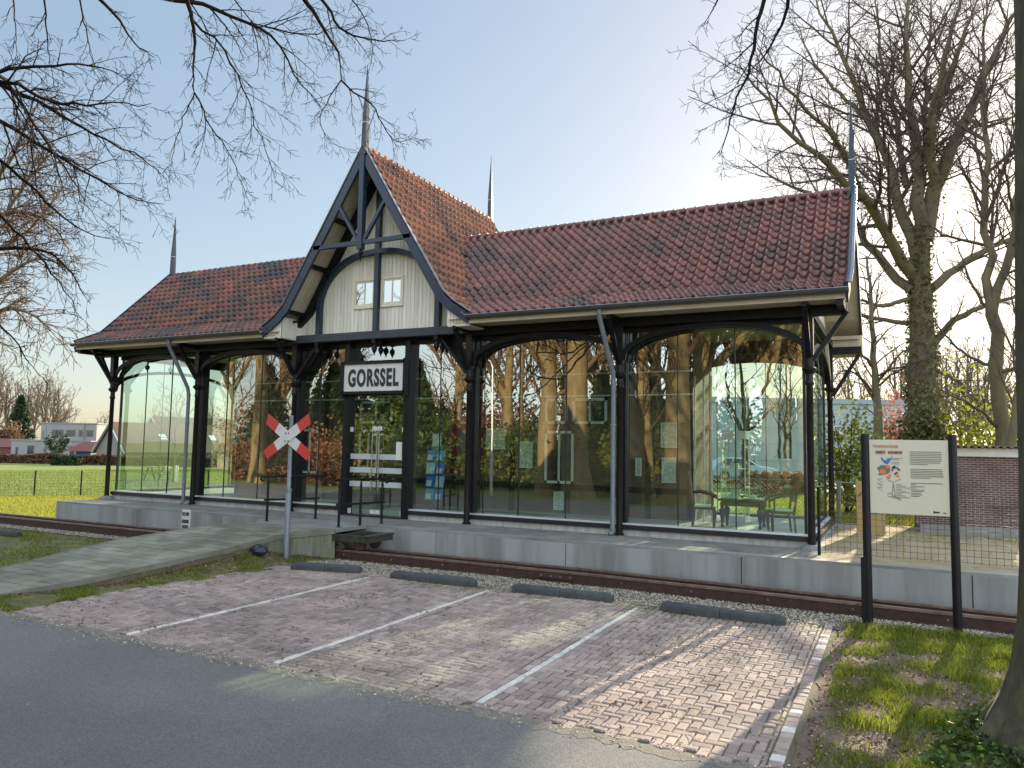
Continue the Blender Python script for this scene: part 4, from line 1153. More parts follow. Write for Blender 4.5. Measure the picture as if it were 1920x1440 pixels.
# warning sign
P = ony(349, 975, -2.45)
O = (P[0], -2.45, rz(-2.45))
ls = thing('warning_sign', 'small white sign reading LET OP GLADDE STOEP at the ramp edge', 'sign', O)
mb = MB(); mb.box((P[0] - .012, -2.44, rz(-2.45) - .1), (P[0] + .012, -2.42, P[2] + .1)); mb.build('post', g['iron'], ls, O)
mb = MB(); mb.box((P[0] - .095, -2.46, P[2] - .17), (P[0] + .095, -2.445, P[2] + .17)); mb.build('board', g['white'], ls, O)
dzz = P[2] - O[2]
for s_, z_, w_ in (('LET OP!', .1, .15), ('GLADDE', -.02, .155), ('STOEP', -.11, .13)): text_mesh('lettering', s_, .058, w_, g['ink'], ls, (0, -.017, dzz + z_), .0)

# information board
O = (8.67, -2.43, -.45)
ib = thing('information_board', 'cream information board on two black posts in the grass verge', 'sign', O)
for x_ in (8.27, 9.07):
    mb = MB(); mb.lathe((x_, -2.43, -.5), [(.042, 0), (.042, 2.02), (.036, 2.035)], 14); mb.build('post', g['iron'], ib, O, True)
mb = MB(); mb.box((8.308, -2.445, .71), (9.032, -2.425, 1.475)); bevel(mb.build('panel', g['panel'], ib, O), .003)
yb = -2.449
def bars(rows_, m, nm):
    mb = MB()
    for x0, x1, z_, h_ in rows_: mb.box((x0, yb, z_), (x1, yb + .003, z_ + h_))
    mb.build(nm, m, ib, O)
rng = random.Random(4); rows_ = []
def ix(px): return 8.308 + (px - 230) / 1140 * .724
def iz(py): return 1.475 - (py - 190) / 1070 * .765
for py_ in (362, 390, 415, 440, 468, 492, 517, 541): rows_.append((ix(825), ix(1280 if py_ != 541 else 1110) - .02 * rng.random(), iz(py_), .006))
for py_ in (610, 636, 660, 685, 710, 735): rows_.append((ix(830), ix(1300 if py_ != 735 else 1110) - .02 * rng.random(), iz(py_), .006))
for py_, e in ((808, 1280), (828, 905), (856, 1025), (878, 910), (905, 1030), (928, 1010), (952, 970), (975, 990), (998, 950)): rows_.append((ix(830), ix(e), iz(py_), .006))
for py_ in (460, 480, 520, 540): rows_.append((ix(560), ix(740) - .05 * rng.random(), iz(py_), .004))
for k, py_ in enumerate((765, 788, 808, 828, 850, 868, 888, 908, 928)): rows_.append((ix(335) + .02 * (k % 3), ix(420) - .02 * (k % 2), iz(py_), .005))
for k in range(9): rows_.append((ix(615), ix(700 + 60 * (k % 3)), iz(835 + k * 23), .004))
bars([q for q in rows_ if q[0] > ix(800)], g['ink_soft'], 'small_print'); bars([q for q in rows_ if q[0] <= ix(500)], g['ink_soft'], 'caption_print'); bars([q for q in rows_ if ix(500) < q[0] < ix(590)], g['ink_soft'], 'caption_print'); bars([q for q in rows_ if ix(590) < q[0] < ix(800)], g['ink_soft'], 'caption_print')
text_mesh('title', 'Tramstation Gorssel', .036, .235, g['title_orange'], ib, (ix(475) - O[0], yb - O[1], iz(275) - O[2]), .0)
mb = MB(); x_ = ix(328)
while x_ < ix(712):
    if not (ix(465) < x_ < ix(500)):
        h_ = .028 + .012 * rng.random(); mb.box((x_, yb, iz(372) - h_ / 2), (x_ + .005, yb + .003, iz(372) + h_ / 2)); mb.box((x_, yb, iz(372) + rng.uniform(-.015, .012)), (x_ + .012, yb + .003, iz(372) + .004 + rng.uniform(-.012, .012)), 0)
    x_ += .0105
mb.build('heading_strokes', g['ink_red'], ib, O)
def poly(nm, pts, m, dy=0):
    mb = MB(); q = [(ix(a), yb - dy, iz(b)) for a, b in pts]; n_ = len(q)
    mb.add(q + [(a, yb + .003, c) for a, b, c in q], [tuple(range(n_))] + [(i, n_ + i, n_ + (i + 1) % n_, (i + 1) % n_) for i in range(n_)]); return mb.build(nm, m, ib, O)
poly('blue_figure', [(395, 460), (425, 445), (440, 480), (480, 490), (500, 460), (545, 455), (570, 415), (555, 470), (520, 520), (505, 545), (460, 540), (430, 500)], g['blue'])
poly('dark_patch', [(340, 600), (400, 560), (530, 560), (535, 660), (480, 690), (420, 700), (350, 710), (380, 670)], g['ink_soft'])
poly('orange_patch', [(385, 625), (465, 620), (470, 685), (390, 690)], g['orange'], .001); poly('orange_patch', [(460, 565), (525, 560), (522, 605), (480, 610)], g['orange'], .001)
for k in range(14):
    a, b = 560 + rng.uniform(-10, 100), 580 + rng.uniform(-10, 100); poly('dark_patch', [(a, b), (a + 22, b - 12), (a + 28, b + 14), (a + 8, b + 20)], g['ink'] if k % 3 else g['blue'], .0015 + .0001 * k)
poly('orange_patch', [(470, 730), (545, 680), (535, 745), (500, 765)], g['orange']); poly('orange_patch', [(610, 710), (650, 680), (670, 725), (640, 730)], g['orange'])
mb = MB()
def stroke(p, q): mb.bar((ix(p[0]), yb, iz(p[1])), (ix(q[0]), yb, iz(q[1])), .004, .003, (0, 1, 0))
for p, q in (((500, 770), (580, 800)), ((580, 800), (690, 750)), ((580, 820), (555, 975)), ((580, 820), (605, 1010)), ((485, 960), (550, 970)), ((555, 975), (690, 1055)), ((485, 1000), (690, 1050)), ((555, 1000), (610, 1015))): stroke(p, q)
mb.build('route_line', g['ink_soft'], ib, O)
mb = MB(); mb.box((ix(1140), yb, iz(1225)), (ix(1160), yb + .003, iz(1190))); mb.box((ix(1160), yb, iz(1218)), (ix(1225), yb + .003, iz(1198))); mb.box((ix(1275), yb, iz(1220)), (ix(1315), yb + .003, iz(1208))); mb.build('emblem', g['ink'], ib, O)
mb = MB(); mb.box((8.205, -2.47, -.5), (8.255, -2.42, .25)); bp = bevel(mb.build('marker_post', g['iron']), .005); tag(bp, 'short square black post beside the left leg of the information board', 'post')

# ------------------------------------------------------------------ right side: fences, shed, boards
def wire_fence(name, label, A, B, h, posts, sp, wr, z0=0.0, m='mesh_green'):
    A, B = Vector((*A, z0)), Vector((*B, z0)); d = (B - A); L_ = d.length; d.normalize()
    t = thing(name, label, 'fence', A)
    mb = MB()
    n_ = int(L_ / sp)
    for k in range(n_ + 1):
        p = A + d * (k * L_ / n_); mb.bar(p + Vector((0, 0, .02)), p + Vector((0, 0, h)), wr, wr)
    z = .04
    while z <= h + .001:
        mb.bar(A + Vector((0, 0, z)), B + Vector((0, 0, z)), wr, wr); z += sp
    mb.build('wire_mesh', g[m], t, A)
    for k in range(posts):
        p = A + d * (L_ * k / max(1, posts - 1)); mb = MB(); mb.tube([p - Vector((0, 0, .15)), p + Vector((0, 0, h + .04))], .02, 10); mb.build('post', g['iron'], t, A, True)
    return t
wire_fence('wire_fence', 'low black wire mesh fence on the platform edge right of the building', (7.64, -.56), (12.6, -.62), .84, 3, .075, .0045)
def chain_fence(label, A, B, h, z0, rail=True):
    A, B = Vector((*A, z0)), Vector((*B, z0)); d = (B - A); L_ = d.length; d.normalize()
    t = thing('chain_link_fence', label, 'fence', A); mb = MB(); s = .085; x_ = -h
    while x_ < L_:
        for sg in (1, -1):
            a0, a1 = (x_, x_ + h) if sg > 0 else (x_ + h, x_)
            z_a, z_b = 0, h
            lo, hi = max(0, min(a0, a1)), min(L_, max(a0, a1))
            if hi - lo < .02: continue
            f = lambda q: (q - a0) / (a1 - a0) * h
            mb.bar(A + d * lo + Vector((0, 0, f(lo))), A + d * hi + Vector((0, 0, f(hi))), .005, .005)
        x_ += s
    mb.build('wire_mesh', g['mesh_green'], t, A)
    mb = MB(); mb.tube([A + Vector((0, 0, h)), B + Vector((0, 0, h))], .014, 8); mb.build('top_rail', g['post_grey'], t, A, True)
    n_ = max(2, round(L_ / 1.4))
    for k in range(n_ + 1):
        p = A + d * (L_ * k / n_); mb = MB(); mb.tube([p - Vector((0, 0, .1)), p + Vector((0, 0, h + .03))], .02, 8); mb.build('post', g['post_grey'], t, A, True)
chain_fence('chain link fence closing the gap between glass hall and brick shed', (7.6, 4.35), (8.85, 4.35), .76, 0)
chain_fence('green chain link fence behind the right glass bay', (3.2, 4.9), (7.55, 4.5), .76, 0)

O = (9.65, 4.2, 0)
sh = thing('brick_shed', 'small red brick shed with a corrugated roof behind the information board', 'shed', O)
mb = MB(); mb.box((8.9, 3.4, -.1), (10.36, 5.2, 1.3)); mb.build('wall', g['shed_brick'], sh, O)
mb = MB(); mb.box((8.85, 3.33, 1.3), (10.42, 3.39, 1.44)); mb.box((8.84, 3.39, 1.3), (8.895, 5.25, 1.44)); mb.build('fascia', g['white'], sh, O)
V = []; NW = 90
for k in range(NW + 1):
    x_ = 8.75 + 1.8 * k / NW; z_ = .022 * math.sin(k / NW * 2 * math.pi * 18)
    V += [(x_ - O[0], 3.2 - O[1], 1.47 + z_), (x_ - O[0], 5.4 - O[1], 1.4 + z_), (x_ - O[0], 3.2 - O[1], 1.455 + z_), (x_ - O[0], 5.4 - O[1], 1.385 + z_)]
F = []
for k in range(NW):
    a = k * 4; F += [(a, a + 4, a + 5, a + 1), (a + 2, a + 3, a + 7, a + 6), (a, a + 2, a + 6, a + 4)]
np_obj('roof', np.array(V), [np.array(F)], g['corrugated'], sh)
mb = MB(); mb.box((8.9, 3.395, -.02), (10.365, 3.402, .14)); mb.build('base_course', g['concrete'], sh, O)
O = (8.08, 2.6, 0)
yb_ = thing('playground_board', 'ochre yellow board with a blue bell shape behind the info board', 'board', O)
mb = MB(); mb.box((7.95, 2.59, 0), (8.38, 2.62, .86)); mb.build('panel', g['yellow'], yb_, O)
mb = MB(); mb.ribbon([(7.98, 2.585, .6), (8.02, 2.585, .66), (8.1, 2.585, .69), (8.2, 2.585, .68)], .004, .012, (0, 1, 0)); mb.build('arc_line', g['ink'], yb_, O)
mb = MB(); mb.add([(8.06, 2.583, .33), (8.28, 2.583, .33), (8.24, 2.583, .62), (8.1, 2.583, .62)], [(0, 1, 2, 3)]); mb.build('blue_shape', g['blue'], yb_, O)
P = ony(1935, 875, 3.3); O = (P[0], 3.3, P[2])
fl = thing('corner_sign', 'pale blue and yellow sign at the far corner of the brick shed', 'sign', O)
mb = MB(); mb.add([(P[0] - .11, 3.28, P[2] + .1), (P[0] - .08, 3.28, P[2] - .02), (P[0], 3.28, P[2] - .12), (P[0] + .3, 3.28, P[2] - .12), (P[0] + .3, 3.28, P[2] + .22), (P[0] - .1, 3.28, P[2] + .24)], [(0, 1, 2, 3, 4, 5)]); mb.build('panel', g['pale_blue'], fl, O)
mb = MB(); mb.box((P[0] - .08, 3.27, P[2] - .3), (P[0] + .3, 3.29, P[2] - .13)); mb.build('lower_panel', g['yellow'], fl, O)
mb = MB(); mb.box((P[0] + .1, 3.295, -.02), (P[0] + .14, 3.33, P[2] + .2)); mb.build('post', g['post_grey'], fl, O)

# left field: fence with thin posts
FA, FD = Vector((-15.42, 3.12, 0)), Vector((.6, .8, 0))
t = thing('field_fence', 'low thin wire fence with dark posts across the sunny field', 'fence', (FA.x, FA.y, -.475))
O = (FA.x, FA.y, -.475)
for k in range(-6, 16):
    p = FA + FD * (1.26 * k); z_ = float(ground_z(p.x, p.y)); mb = MB(); mb.tube([(p.x, p.y, z_ - .1), (p.x, p.y, z_ + .8)], .024, 8); mb.build('post', g['iron'], t, O)
mb = MB(); a, b = FA + FD * (-7.6), FA + FD * 19
for k in range(9): mb.bar((a.x, a.y, -.45 + k * .09), (b.x, b.y, -.45 + k * .09), .004, .004)
for k in range(0, 230): p = a + (b - a) * (k / 230); mb.bar((p.x, p.y, -.47), (p.x, p.y, .3), .003, .003)
mb.build('wire_mesh', g['mesh_green'], t, O)

# ------------------------------------------------------------------ vegetation tools
def tubes_mesh(name, lines, mats, parent=None, origin=(0, 0, 0), kmin=0):
    groups = {}
    for P, r in lines:
        rm = float(r[0]); s = 3 if rm < .016 else (5 if rm < .05 else (8 if rm < .16 else 14))
        groups.setdefault((len(P), s), []).append((P, r))
    VV, FF, base = [], [], 0
    rr = np.random.default_rng(1)
    for (n, s), L_ in groups.items():
        P = np.array([a for a, b in L_]); Rd = np.array([b for a, b in L_]); m = len(L_)
        T = np.gradient(P, axis=1); T /= np.linalg.norm(T, axis=2, keepdims=True) + 1e-9
        ref = rr.normal(size=(m, 1, 3)); ref -= (ref * T[:, :1]).sum(2, keepdims=True) * T[:, :1]
        A = np.cross(T, np.broadcast_to(ref, T.shape)); A /= np.linalg.norm(A, axis=2, keepdims=True) + 1e-9
        B = np.cross(T, A)
        an = np.arange(s) * 2 * np.pi / s
        V = P[:, :, None] + Rd[:, :, None, None] * (A[:, :, None] * np.cos(an)[None, None, :, None] + B[:, :, None] * np.sin(an)[None, None, :, None])
        V = V.reshape(-1, 3)
        i = np.arange(m)[:, None, None] * (n * s) + np.arange(n - 1)[None, :, None] * s + np.arange(s)[None, None]
        j = np.arange(m)[:, None, None] * (n * s) + np.arange(n - 1)[None, :, None] * s + ((np.arange(s) + 1) % s)[None, None]
        F = np.stack([i, j, j + s, i + s], -1).reshape(-1, 4) + base
        VV.append(V); FF.append(F); base += len(V)
    V = np.concatenate(VV) - np.array(origin)
    return np_obj(name, V, [np.concatenate(FF)], mats, parent, smooth=True)

class Tree:
    def __init__(s, seed, rmin=.004, wander=.16, up=.05, levels=4, dens=(3, 4, 6, 8), ratio=(.5, .5, .45, .45), ang=(35, 65), lmin=.12, thin=.014):
        s.thin_ = thin
        s.r = np.random.default_rng(seed); s.rmin = rmin; s.w = wander; s.up = up; s.lv = levels; s.dens = dens; s.ratio = ratio; s.ang = ang; s.lmin = lmin
        s.thick = []; s.thin = []
    def emit(s, P, r, level):
        (s.thick if level == 0 else s.thin).append((P, np.maximum(r, s.rmin)))
    def branch(s, p, d, L, r0, level):
        n = 9 if level <= 1 else (6 if level == 2 else 4)
        st = L / (n - 1); pts = [p]; q = p.copy(); d = d / np.linalg.norm(d); zig = 1
        side = np.cross(d, s.r.normal(size=3)); side /= np.linalg.norm(side) + 1e-9
        for i in range(n - 1):
            zig = -zig
            d = d + s.r.normal(size=3) * s.w * .55 + side * zig * s.w * .5 + np.array([0, 0, s.up * (1 + level * .3)])
            d /= np.linalg.norm(d); q = q + d * st; pts.append(q)
        P = np.array(pts); t = np.linspace(0, 1, n); r = r0 * (1 - .72 * t)
        s.emit(P, r, level)
        s.kids(P, r, L, level)
    def kids(s, P, r, L, level, t0=.18):
        if level >= s.lv: return
        seg = np.linalg.norm(np.diff(P, axis=0), axis=1); cum = np.concatenate([[0], np.cumsum(seg)]); L = cum[-1]
        k = s.dens[min(level, len(s.dens) - 1)] * L; k = int(k) + (s.r.random() < k - int(k)); k = max(k, 2)
        az = s.r.uniform(0, 6.28)
        for i in range(k):
            t = t0 + (1 - t0) * (i + s.r.uniform(0, 1)) / k
            x = t * L; j = min(np.searchsorted(cum, x, 'right') - 1, len(seg) - 1); f = (x - cum[j]) / (seg[j] + 1e-9)
            p = P[j] + (P[j + 1] - P[j]) * f; rr_ = r[j] + (r[j + 1] - r[j]) * f
            T = P[j + 1] - P[j]; T = T / (np.linalg.norm(T) + 1e-9)
            a = np.cross(T, [0, 0, 1.0]); na = np.linalg.norm(a); a = a / na if na > .1 else np.array([1.0, 0, 0]); b = np.cross(T, a)
            az += 2.4 + s.r.uniform(-.5, .5)
            an = R(s.r.uniform(*s.ang))
            d = T * math.cos(an) + (a * math.cos(az) + b * math.sin(az)) * math.sin(an)
            Lk = L * s.ratio[min(level, len(s.ratio) - 1)] * s.r.uniform(.45, 1.15) * (1.15 - .6 * t)
            if Lk < s.lmin: Lk = s.lmin * s.r.uniform(.6, 1.2)
            s.branch(p, d, Lk, min(rr_ * .62, Lk * s.thin_ + s.rmin), level + 1)
    def limb(s, pts, r0, r1, t0=.1, level=0, kids=True):
        """hand placed limb, smoothed, then grown on"""
        P = np.array(pts, float); n = 14
        cum = np.concatenate([[0], np.cumsum(np.linalg.norm(np.diff(P, axis=0), axis=1))]); u = np.linspace(0, cum[-1], n)
        Q = np.stack([np.interp(u, cum, P[:, k]) for k in range(3)], 1)
        for _ in range(2): Q[1:-1] = (Q[:-2] + 2 * Q[1:-1] + Q[2:]) / 4
        Q[1:-1] += s.r.normal(size=(n - 2, 3)) * cum[-1] * .006
        r = np.linspace(r0, r1, n)
        s.emit(Q, r, 0 if r0 > .05 else 1)
        if kids: s.kids(Q, r, cum[-1], level, t0)
        return Q
    def build(s, name, label, cat, loc, bark, twig, group=None):
        t = thing(name, label, cat, loc, group)
        if s.thick: tubes_mesh('trunk', s.thick, bark, t, loc)
        if s.thin: tubes_mesh('crown', s.thin, twig, t, loc)
        return t

def leaves_np(rr, C, size, aspect=1.6, flat=0.0):
    """random leaf quads at centres C"""
    n = len(C); a = rr.normal(size=(n, 3)); a[:, 2] *= (1 - flat); a /= np.linalg.norm(a, axis=1, keepdims=True)
    b = np.cross(a, rr.normal(size=(n, 3))); b /= np.linalg.norm(b, axis=1, keepdims=True) + 1e-9
    sz = size * rr.uniform(.6, 1.35, (n, 1))
    a = a * sz * aspect / 2; b = b * sz / 2
    V = np.stack([C - a, C + b, C + a, C - b], 1).reshape(-1, 3)
    F = np.arange(n * 4).reshape(-1, 4)
    return V, F

def crown_points(rr, c, rad, n, clumps=24, spread=.34):
    c = np.array(c); rad = np.array(rad)
    u = rr.normal(size=(clumps, 3)); u /= np.linalg.norm(u, axis=1, keepdims=True); u *= rr.uniform(.35, 1, (clumps, 1)) ** .6
    k = rr.integers(0, clumps, n)
    p = u[k] + rr.normal(size=(n, 3)) * spread * rr.uniform(.5, 1.1, (clumps, 1))[k]
    return c + p * rad

def bush(name, label, cat, base, c, rad, n, size, leaf, seed, stems=6, clumps=24, bark='twig', group=None, spread=.3):
    rr = np.random.default_rng(seed); t = thing(name, label, cat, base, group)
    C = crown_points(rr, c, rad, n, clumps, spread); C = C[C[:, 2] > base[2] - .02]
    V, F = leaves_np(rr, C, size)
    np_obj('foliage', V - np.array(base), [F], g[leaf], t, rnd=rr.uniform(0, 1, len(F)))
    lines = []
    for k in range(stems):
        e = np.array(c) + rr.uniform(-.75, .75, 3) * np.array(rad); m_ = (np.array(base) + e) / 2 + rr.normal(size=3) * .1 * np.array(rad)
        P = np.array([np.array(base) + rr.normal(size=3) * .04, m_, e, e + (e - m_) * .3]); lines.append((P, np.array([.03, .02, .01, .005]) * max(.5, rad[2] * .8)))
    tubes_mesh('stems', lines, g[bark], t, base)
    return t

def G(px, py, Z):
    """ground point under the pixel column at depth Z"""
    p = atd(px, py, Z); p[2] = ground_z(p[0], p[1]); return p

# overhanging tree at the left: trunk stands across the road, outside the picture
tr_ = Tree(21, rmin=.0021, wander=.15, up=-.03, levels=3, dens=(10.5, 11, 12), ratio=(.36, .46, .48), ang=(26, 60), lmin=.07)
TB = np.array([.6, -12.9, -.47])
hub = np.array([.7, -12.5, 6.6]); hub2 = np.array([.2, -12.3, 5.4])
tr_.limb([TB, TB + [0, .1, 3], hub2, hub, hub + [.2, .3, 4]], .42, .2, kids=False)
def pl(D, *px): return [atd(a, b, D + dd) for (a, b, dd) in px]
OV = [
 (7.6, 0.0245, 0.0048, hub, [(360, -160, -1), (350, 0, 0), (362, 42, 0), (365, 83, .1), (362, 146, .1), (365, 175, .2)]),
 (7.8, 0.0086, 0.0024, None, [(365, 175, 0), (350, 200, 0), (333, 250, .1), (324, 290, .1), (317, 333, .2)]),
 (7.8, 0.0101, 0.0024, None, [(365, 175, 0), (379, 192, 0), (388, 233, -.1), (417, 267, -.1), (438, 300, -.2), (462, 362, -.2), (470, 385, -.2)]),
 (7.9, 0.0259, 0.0048, hub, [(260, -60, -1), (325, 0, 0), (383, 10, .2), (438, 27, .4), (496, 50, .6), (517, 75, .7), (529, 100, .8), (562, 158, 1), (600, 200, 1.2)]),
 (7.7, 0.0144, 0.0024, None, [(362, 38, 0), (400, 67, .2), (421, 96, .2), (442, 138, .3), (467, 188, .3), (483, 238, .4), (500, 292, .4), (517, 333, .5)]),
 (8.6, 0.0274, 0.0048, hub, [(520, -150, -1), (571, 0, 0), (596, 33, 0), (617, 71, .1), (638, 104, .1), (640, 150, .2)]),
 (8.8, 0.0094, 0.0024, None, [(640, 150, 0), (608, 200, 0), (596, 233, .1), (617, 267, .2), (660, 282, .3)]),
 (8.8, 0.0144, 0.0024, None, [(640, 150, 0), (650, 169, 0), (704, 192, 0), (708, 213, 0), (725, 250, -.1), (750, 275, -.2), (783, 246, -.3)]),
 (8.4, 0.0187, 0.0036, hub, [(560, -120, -1), (604, 0, 0), (625, 25, 0), (633, 58, 0), (667, 67, .1), (708, 79, .2), (760, 75, .4)]),
 (8.0, 0.0115, 0.0024, None, [(496, 50, .5), (540, 62, .6), (580, 65, .8), (640, 52, 1), (690, 30, 1.2)]),
 (7.2, 0.0173, 0.003, hub, [(150, -80, -1), (188, 0, 0), (221, 33, 0), (246, 75, .1), (262, 90, .1), (290, 108, .2)]),
 (7.4, 0.0216, 0.003, hub2, [(-120, 190, -1), (-20, 140, 0), (25, 127, 0), (83, 125, .1), (138, 119, .2), (175, 123, .3), (217, 133, .4), (250, 154, .5)]),
 (7.4, 0.0216, 0.003, hub2, [(-120, 150, -1), (-20, 148, 0), (38, 160, 0), (83, 188, -.1), (125, 196, -.2), (175, 196, -.3), (233, 192, -.4), (283, 194, -.5)]),
 (7.6, 0.0245, 0.003, hub2, [(-120, 120, -1), (-20, 150, 0), (42, 175, .1), (92, 200, .2), (138, 233, .3), (200, 267, .5), (271, 292, .7), (313, 338, .9)]),
 (7.8, 0.0259, 0.003, hub2, [(-120, 180, -1), (-20, 215, 0), (42, 250, 0), (83, 279, .1), (138, 308, .1), (196, 346, .2), (250, 375, .3), (308, 383, .4)]),
 (7.5, 0.0173, 0.0024, hub2, [(-60, 120, -1), (12, 150, 0), (42, 200, -.1), (75, 250, -.1), (104, 292, -.2), (138, 346, -.2), (183, 417, -.3)]),
 (8.0, 0.0216, 0.003, hub2, [(-120, 240, -1), (-20, 285, 0), (42, 333, .1), (83, 375, .2), (125, 417, .3), (167, 442, .4), (221, 450, .5)]),
 (8.2, 0.0187, 0.003, hub2, [(-120, 330, -1), (-20, 380, 0), (40, 440, .1), (90, 500, .2), (130, 560, .3), (155, 600, .4)]),
 (8.4, 0.0216, 0.003, hub2, [(-120, 490, -1), (-20, 470, 0), (40, 462, .1), (83, 467, .2), (110, 480, .3), (140, 520, .4), (170, 570, .5)]),
 (8.4, 0.0158, 0.0024, hub2, [(-100, 560, -.5), (-20, 590, 0), (30, 640, .1), (60, 690, .2), (90, 720, .3)]),
 (7.2, 0.0086, 0.0018, hub, [(20, -90, -1), (25, 0, 0), (29, 62, 0), (33, 121, .1)]),
 (7.2, 0.0101, 0.0018, hub, [(70, -90, -1), (83, 0, 0), (88, 54, 0), (94, 117, .1), (104, 170, .1)]),
 (7.5, 0.0101, 0.0018, hub, [(130, -90, -1), (150, 0, 0), (160, 50, .1), (170, 110, .1), (200, 160, .2)]),
 (7.6, 0.0086, 0.0018, hub, [(420, -90, -1), (440, 0, 0), (470, 40, .1), (500, 90, .1), (505, 140, .2)]),
 (8.4, 0.0086, 0.0018, hub, [(640, -90, -1), (660, 0, 0), (690, 40, .1), (700, 90, .1), (690, 140, .2)]),
]
for D, r0, r1, h_, px in OV:
    pts = pl(D, *px)
    if h_ is not None:
        tr_.limb([h_, (h_ + pts[0]) / 2 + np.array([0, 0, .3]), pts[0], pts[1]], r0 * 1.8, r0 * 1.05, kids=False)
        pts = pts[1:]
    tr_.limb(pts, r0, r1, t0=.04)
P_ = pl(6.6, (-10, -40, 0), (4, -10, 0), (10, 20, 0), (-8, 60, 0)); 
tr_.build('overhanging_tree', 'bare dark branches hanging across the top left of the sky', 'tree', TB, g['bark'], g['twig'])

FT = [
 (.16, .05, 0, [(-90, 850), (-85, 700), (-70, 560), (-50, 420)]),
 (.1, .015, 1, [(-75, 600), (-20, 540, .4), (30, 500, .6), (80, 480, 1), (125, 500, 1.2)]),
 (.1, .015, 1, [(-70, 560), (-20, 440, .4), (30, 370, .8), (75, 310, 1), (110, 280, 1.2)]),
 (.1, .015, 1, [(-50, 420), (0, 330, -.4), (40, 260, -.6), (70, 200, -.8)]),
 (.1, .015, 1, [(-80, 640), (-30, 600, -.6), (20, 570, -1), (60, 585, -1.2), (95, 620, -1.4)]),
 (.08, .012, 1, [(-50, 420), (10, 400, .8), (60, 395, 1.2), (100, 420, 1.6), (130, 470, 1.8)]),
 (.08, .012, 1, [(-60, 480), (0, 470, 1), (50, 440, 1.6), (90, 390, 2), (120, 350, 2.2)])]
FIELD_TREE = FT
# tree at the right edge with its flared trunk in the verge
tr_ = Tree(5, rmin=.0022, wander=.15, up=-.03, levels=3, dens=(9, 10, 11), ratio=(.34, .45, .48), ang=(28, 62), lmin=.08)
TB = np.array([9.5, -5.5, -.47]); nT = 13
zz = np.array([-.5, -.35, -.2, 0, .3, .7, 1.3, 2, 3, 4, 5.5, 7, 9]); rT = np.array([.56, .5, .43, .37, .33, .315, .305, .3, .295, .29, .28, .26, .22])
tr_.thick.append((np.stack([9.53 + .017 * zz + .012 * np.sin(zz * 2), -5.5 + .015 * np.sin(zz * 1.7), zz], 1), rT))
for an in (200, 262, 145, 320):
    d = np.array([math.cos(R(an)), math.sin(R(an)), 0]); tr_.limb([TB + d * .3 + [0, 0, .25], TB + d * .5 + [0, 0, .05], TB + d * .75 + [0, 0, -.06]], .12, .05, kids=False)
hub = np.array([9.6, -5.4, 6.8])
for D, r0, r1, px in ((6.6, .02, .004, [(1460, -160, 0), (1433, 0, 0), (1422, 42, 0), (1412, 105, .1), (1393, 163, .2), (1367, 222, .3), (1351, 290, .4)]),
                      (6.8, .017, .004, [(1500, -140, 0), (1478, 0, 0), (1472, 30, .1), (1455, 70, .2), (1430, 110, .3), (1400, 140, .4)]),
                      (6.8, .01, .003, [(1380, -120, 0), (1345, 0, 0), (1335, 20, .1), (1320, 45, .2)])):
    pts = pl(D, *px); tr_.limb([hub, (hub + pts[0]) / 2 + np.array([0, 0, .4]), pts[0], pts[1]], r0 * 1.7, r0, kids=False); tr_.limb(pts[1:], r0, r1, t0=.05)
tr_.build('verge_tree', 'rough trunk with flared roots at the right edge of the grass verge', 'tree', TB, g['bark_moss'], g['twig'])

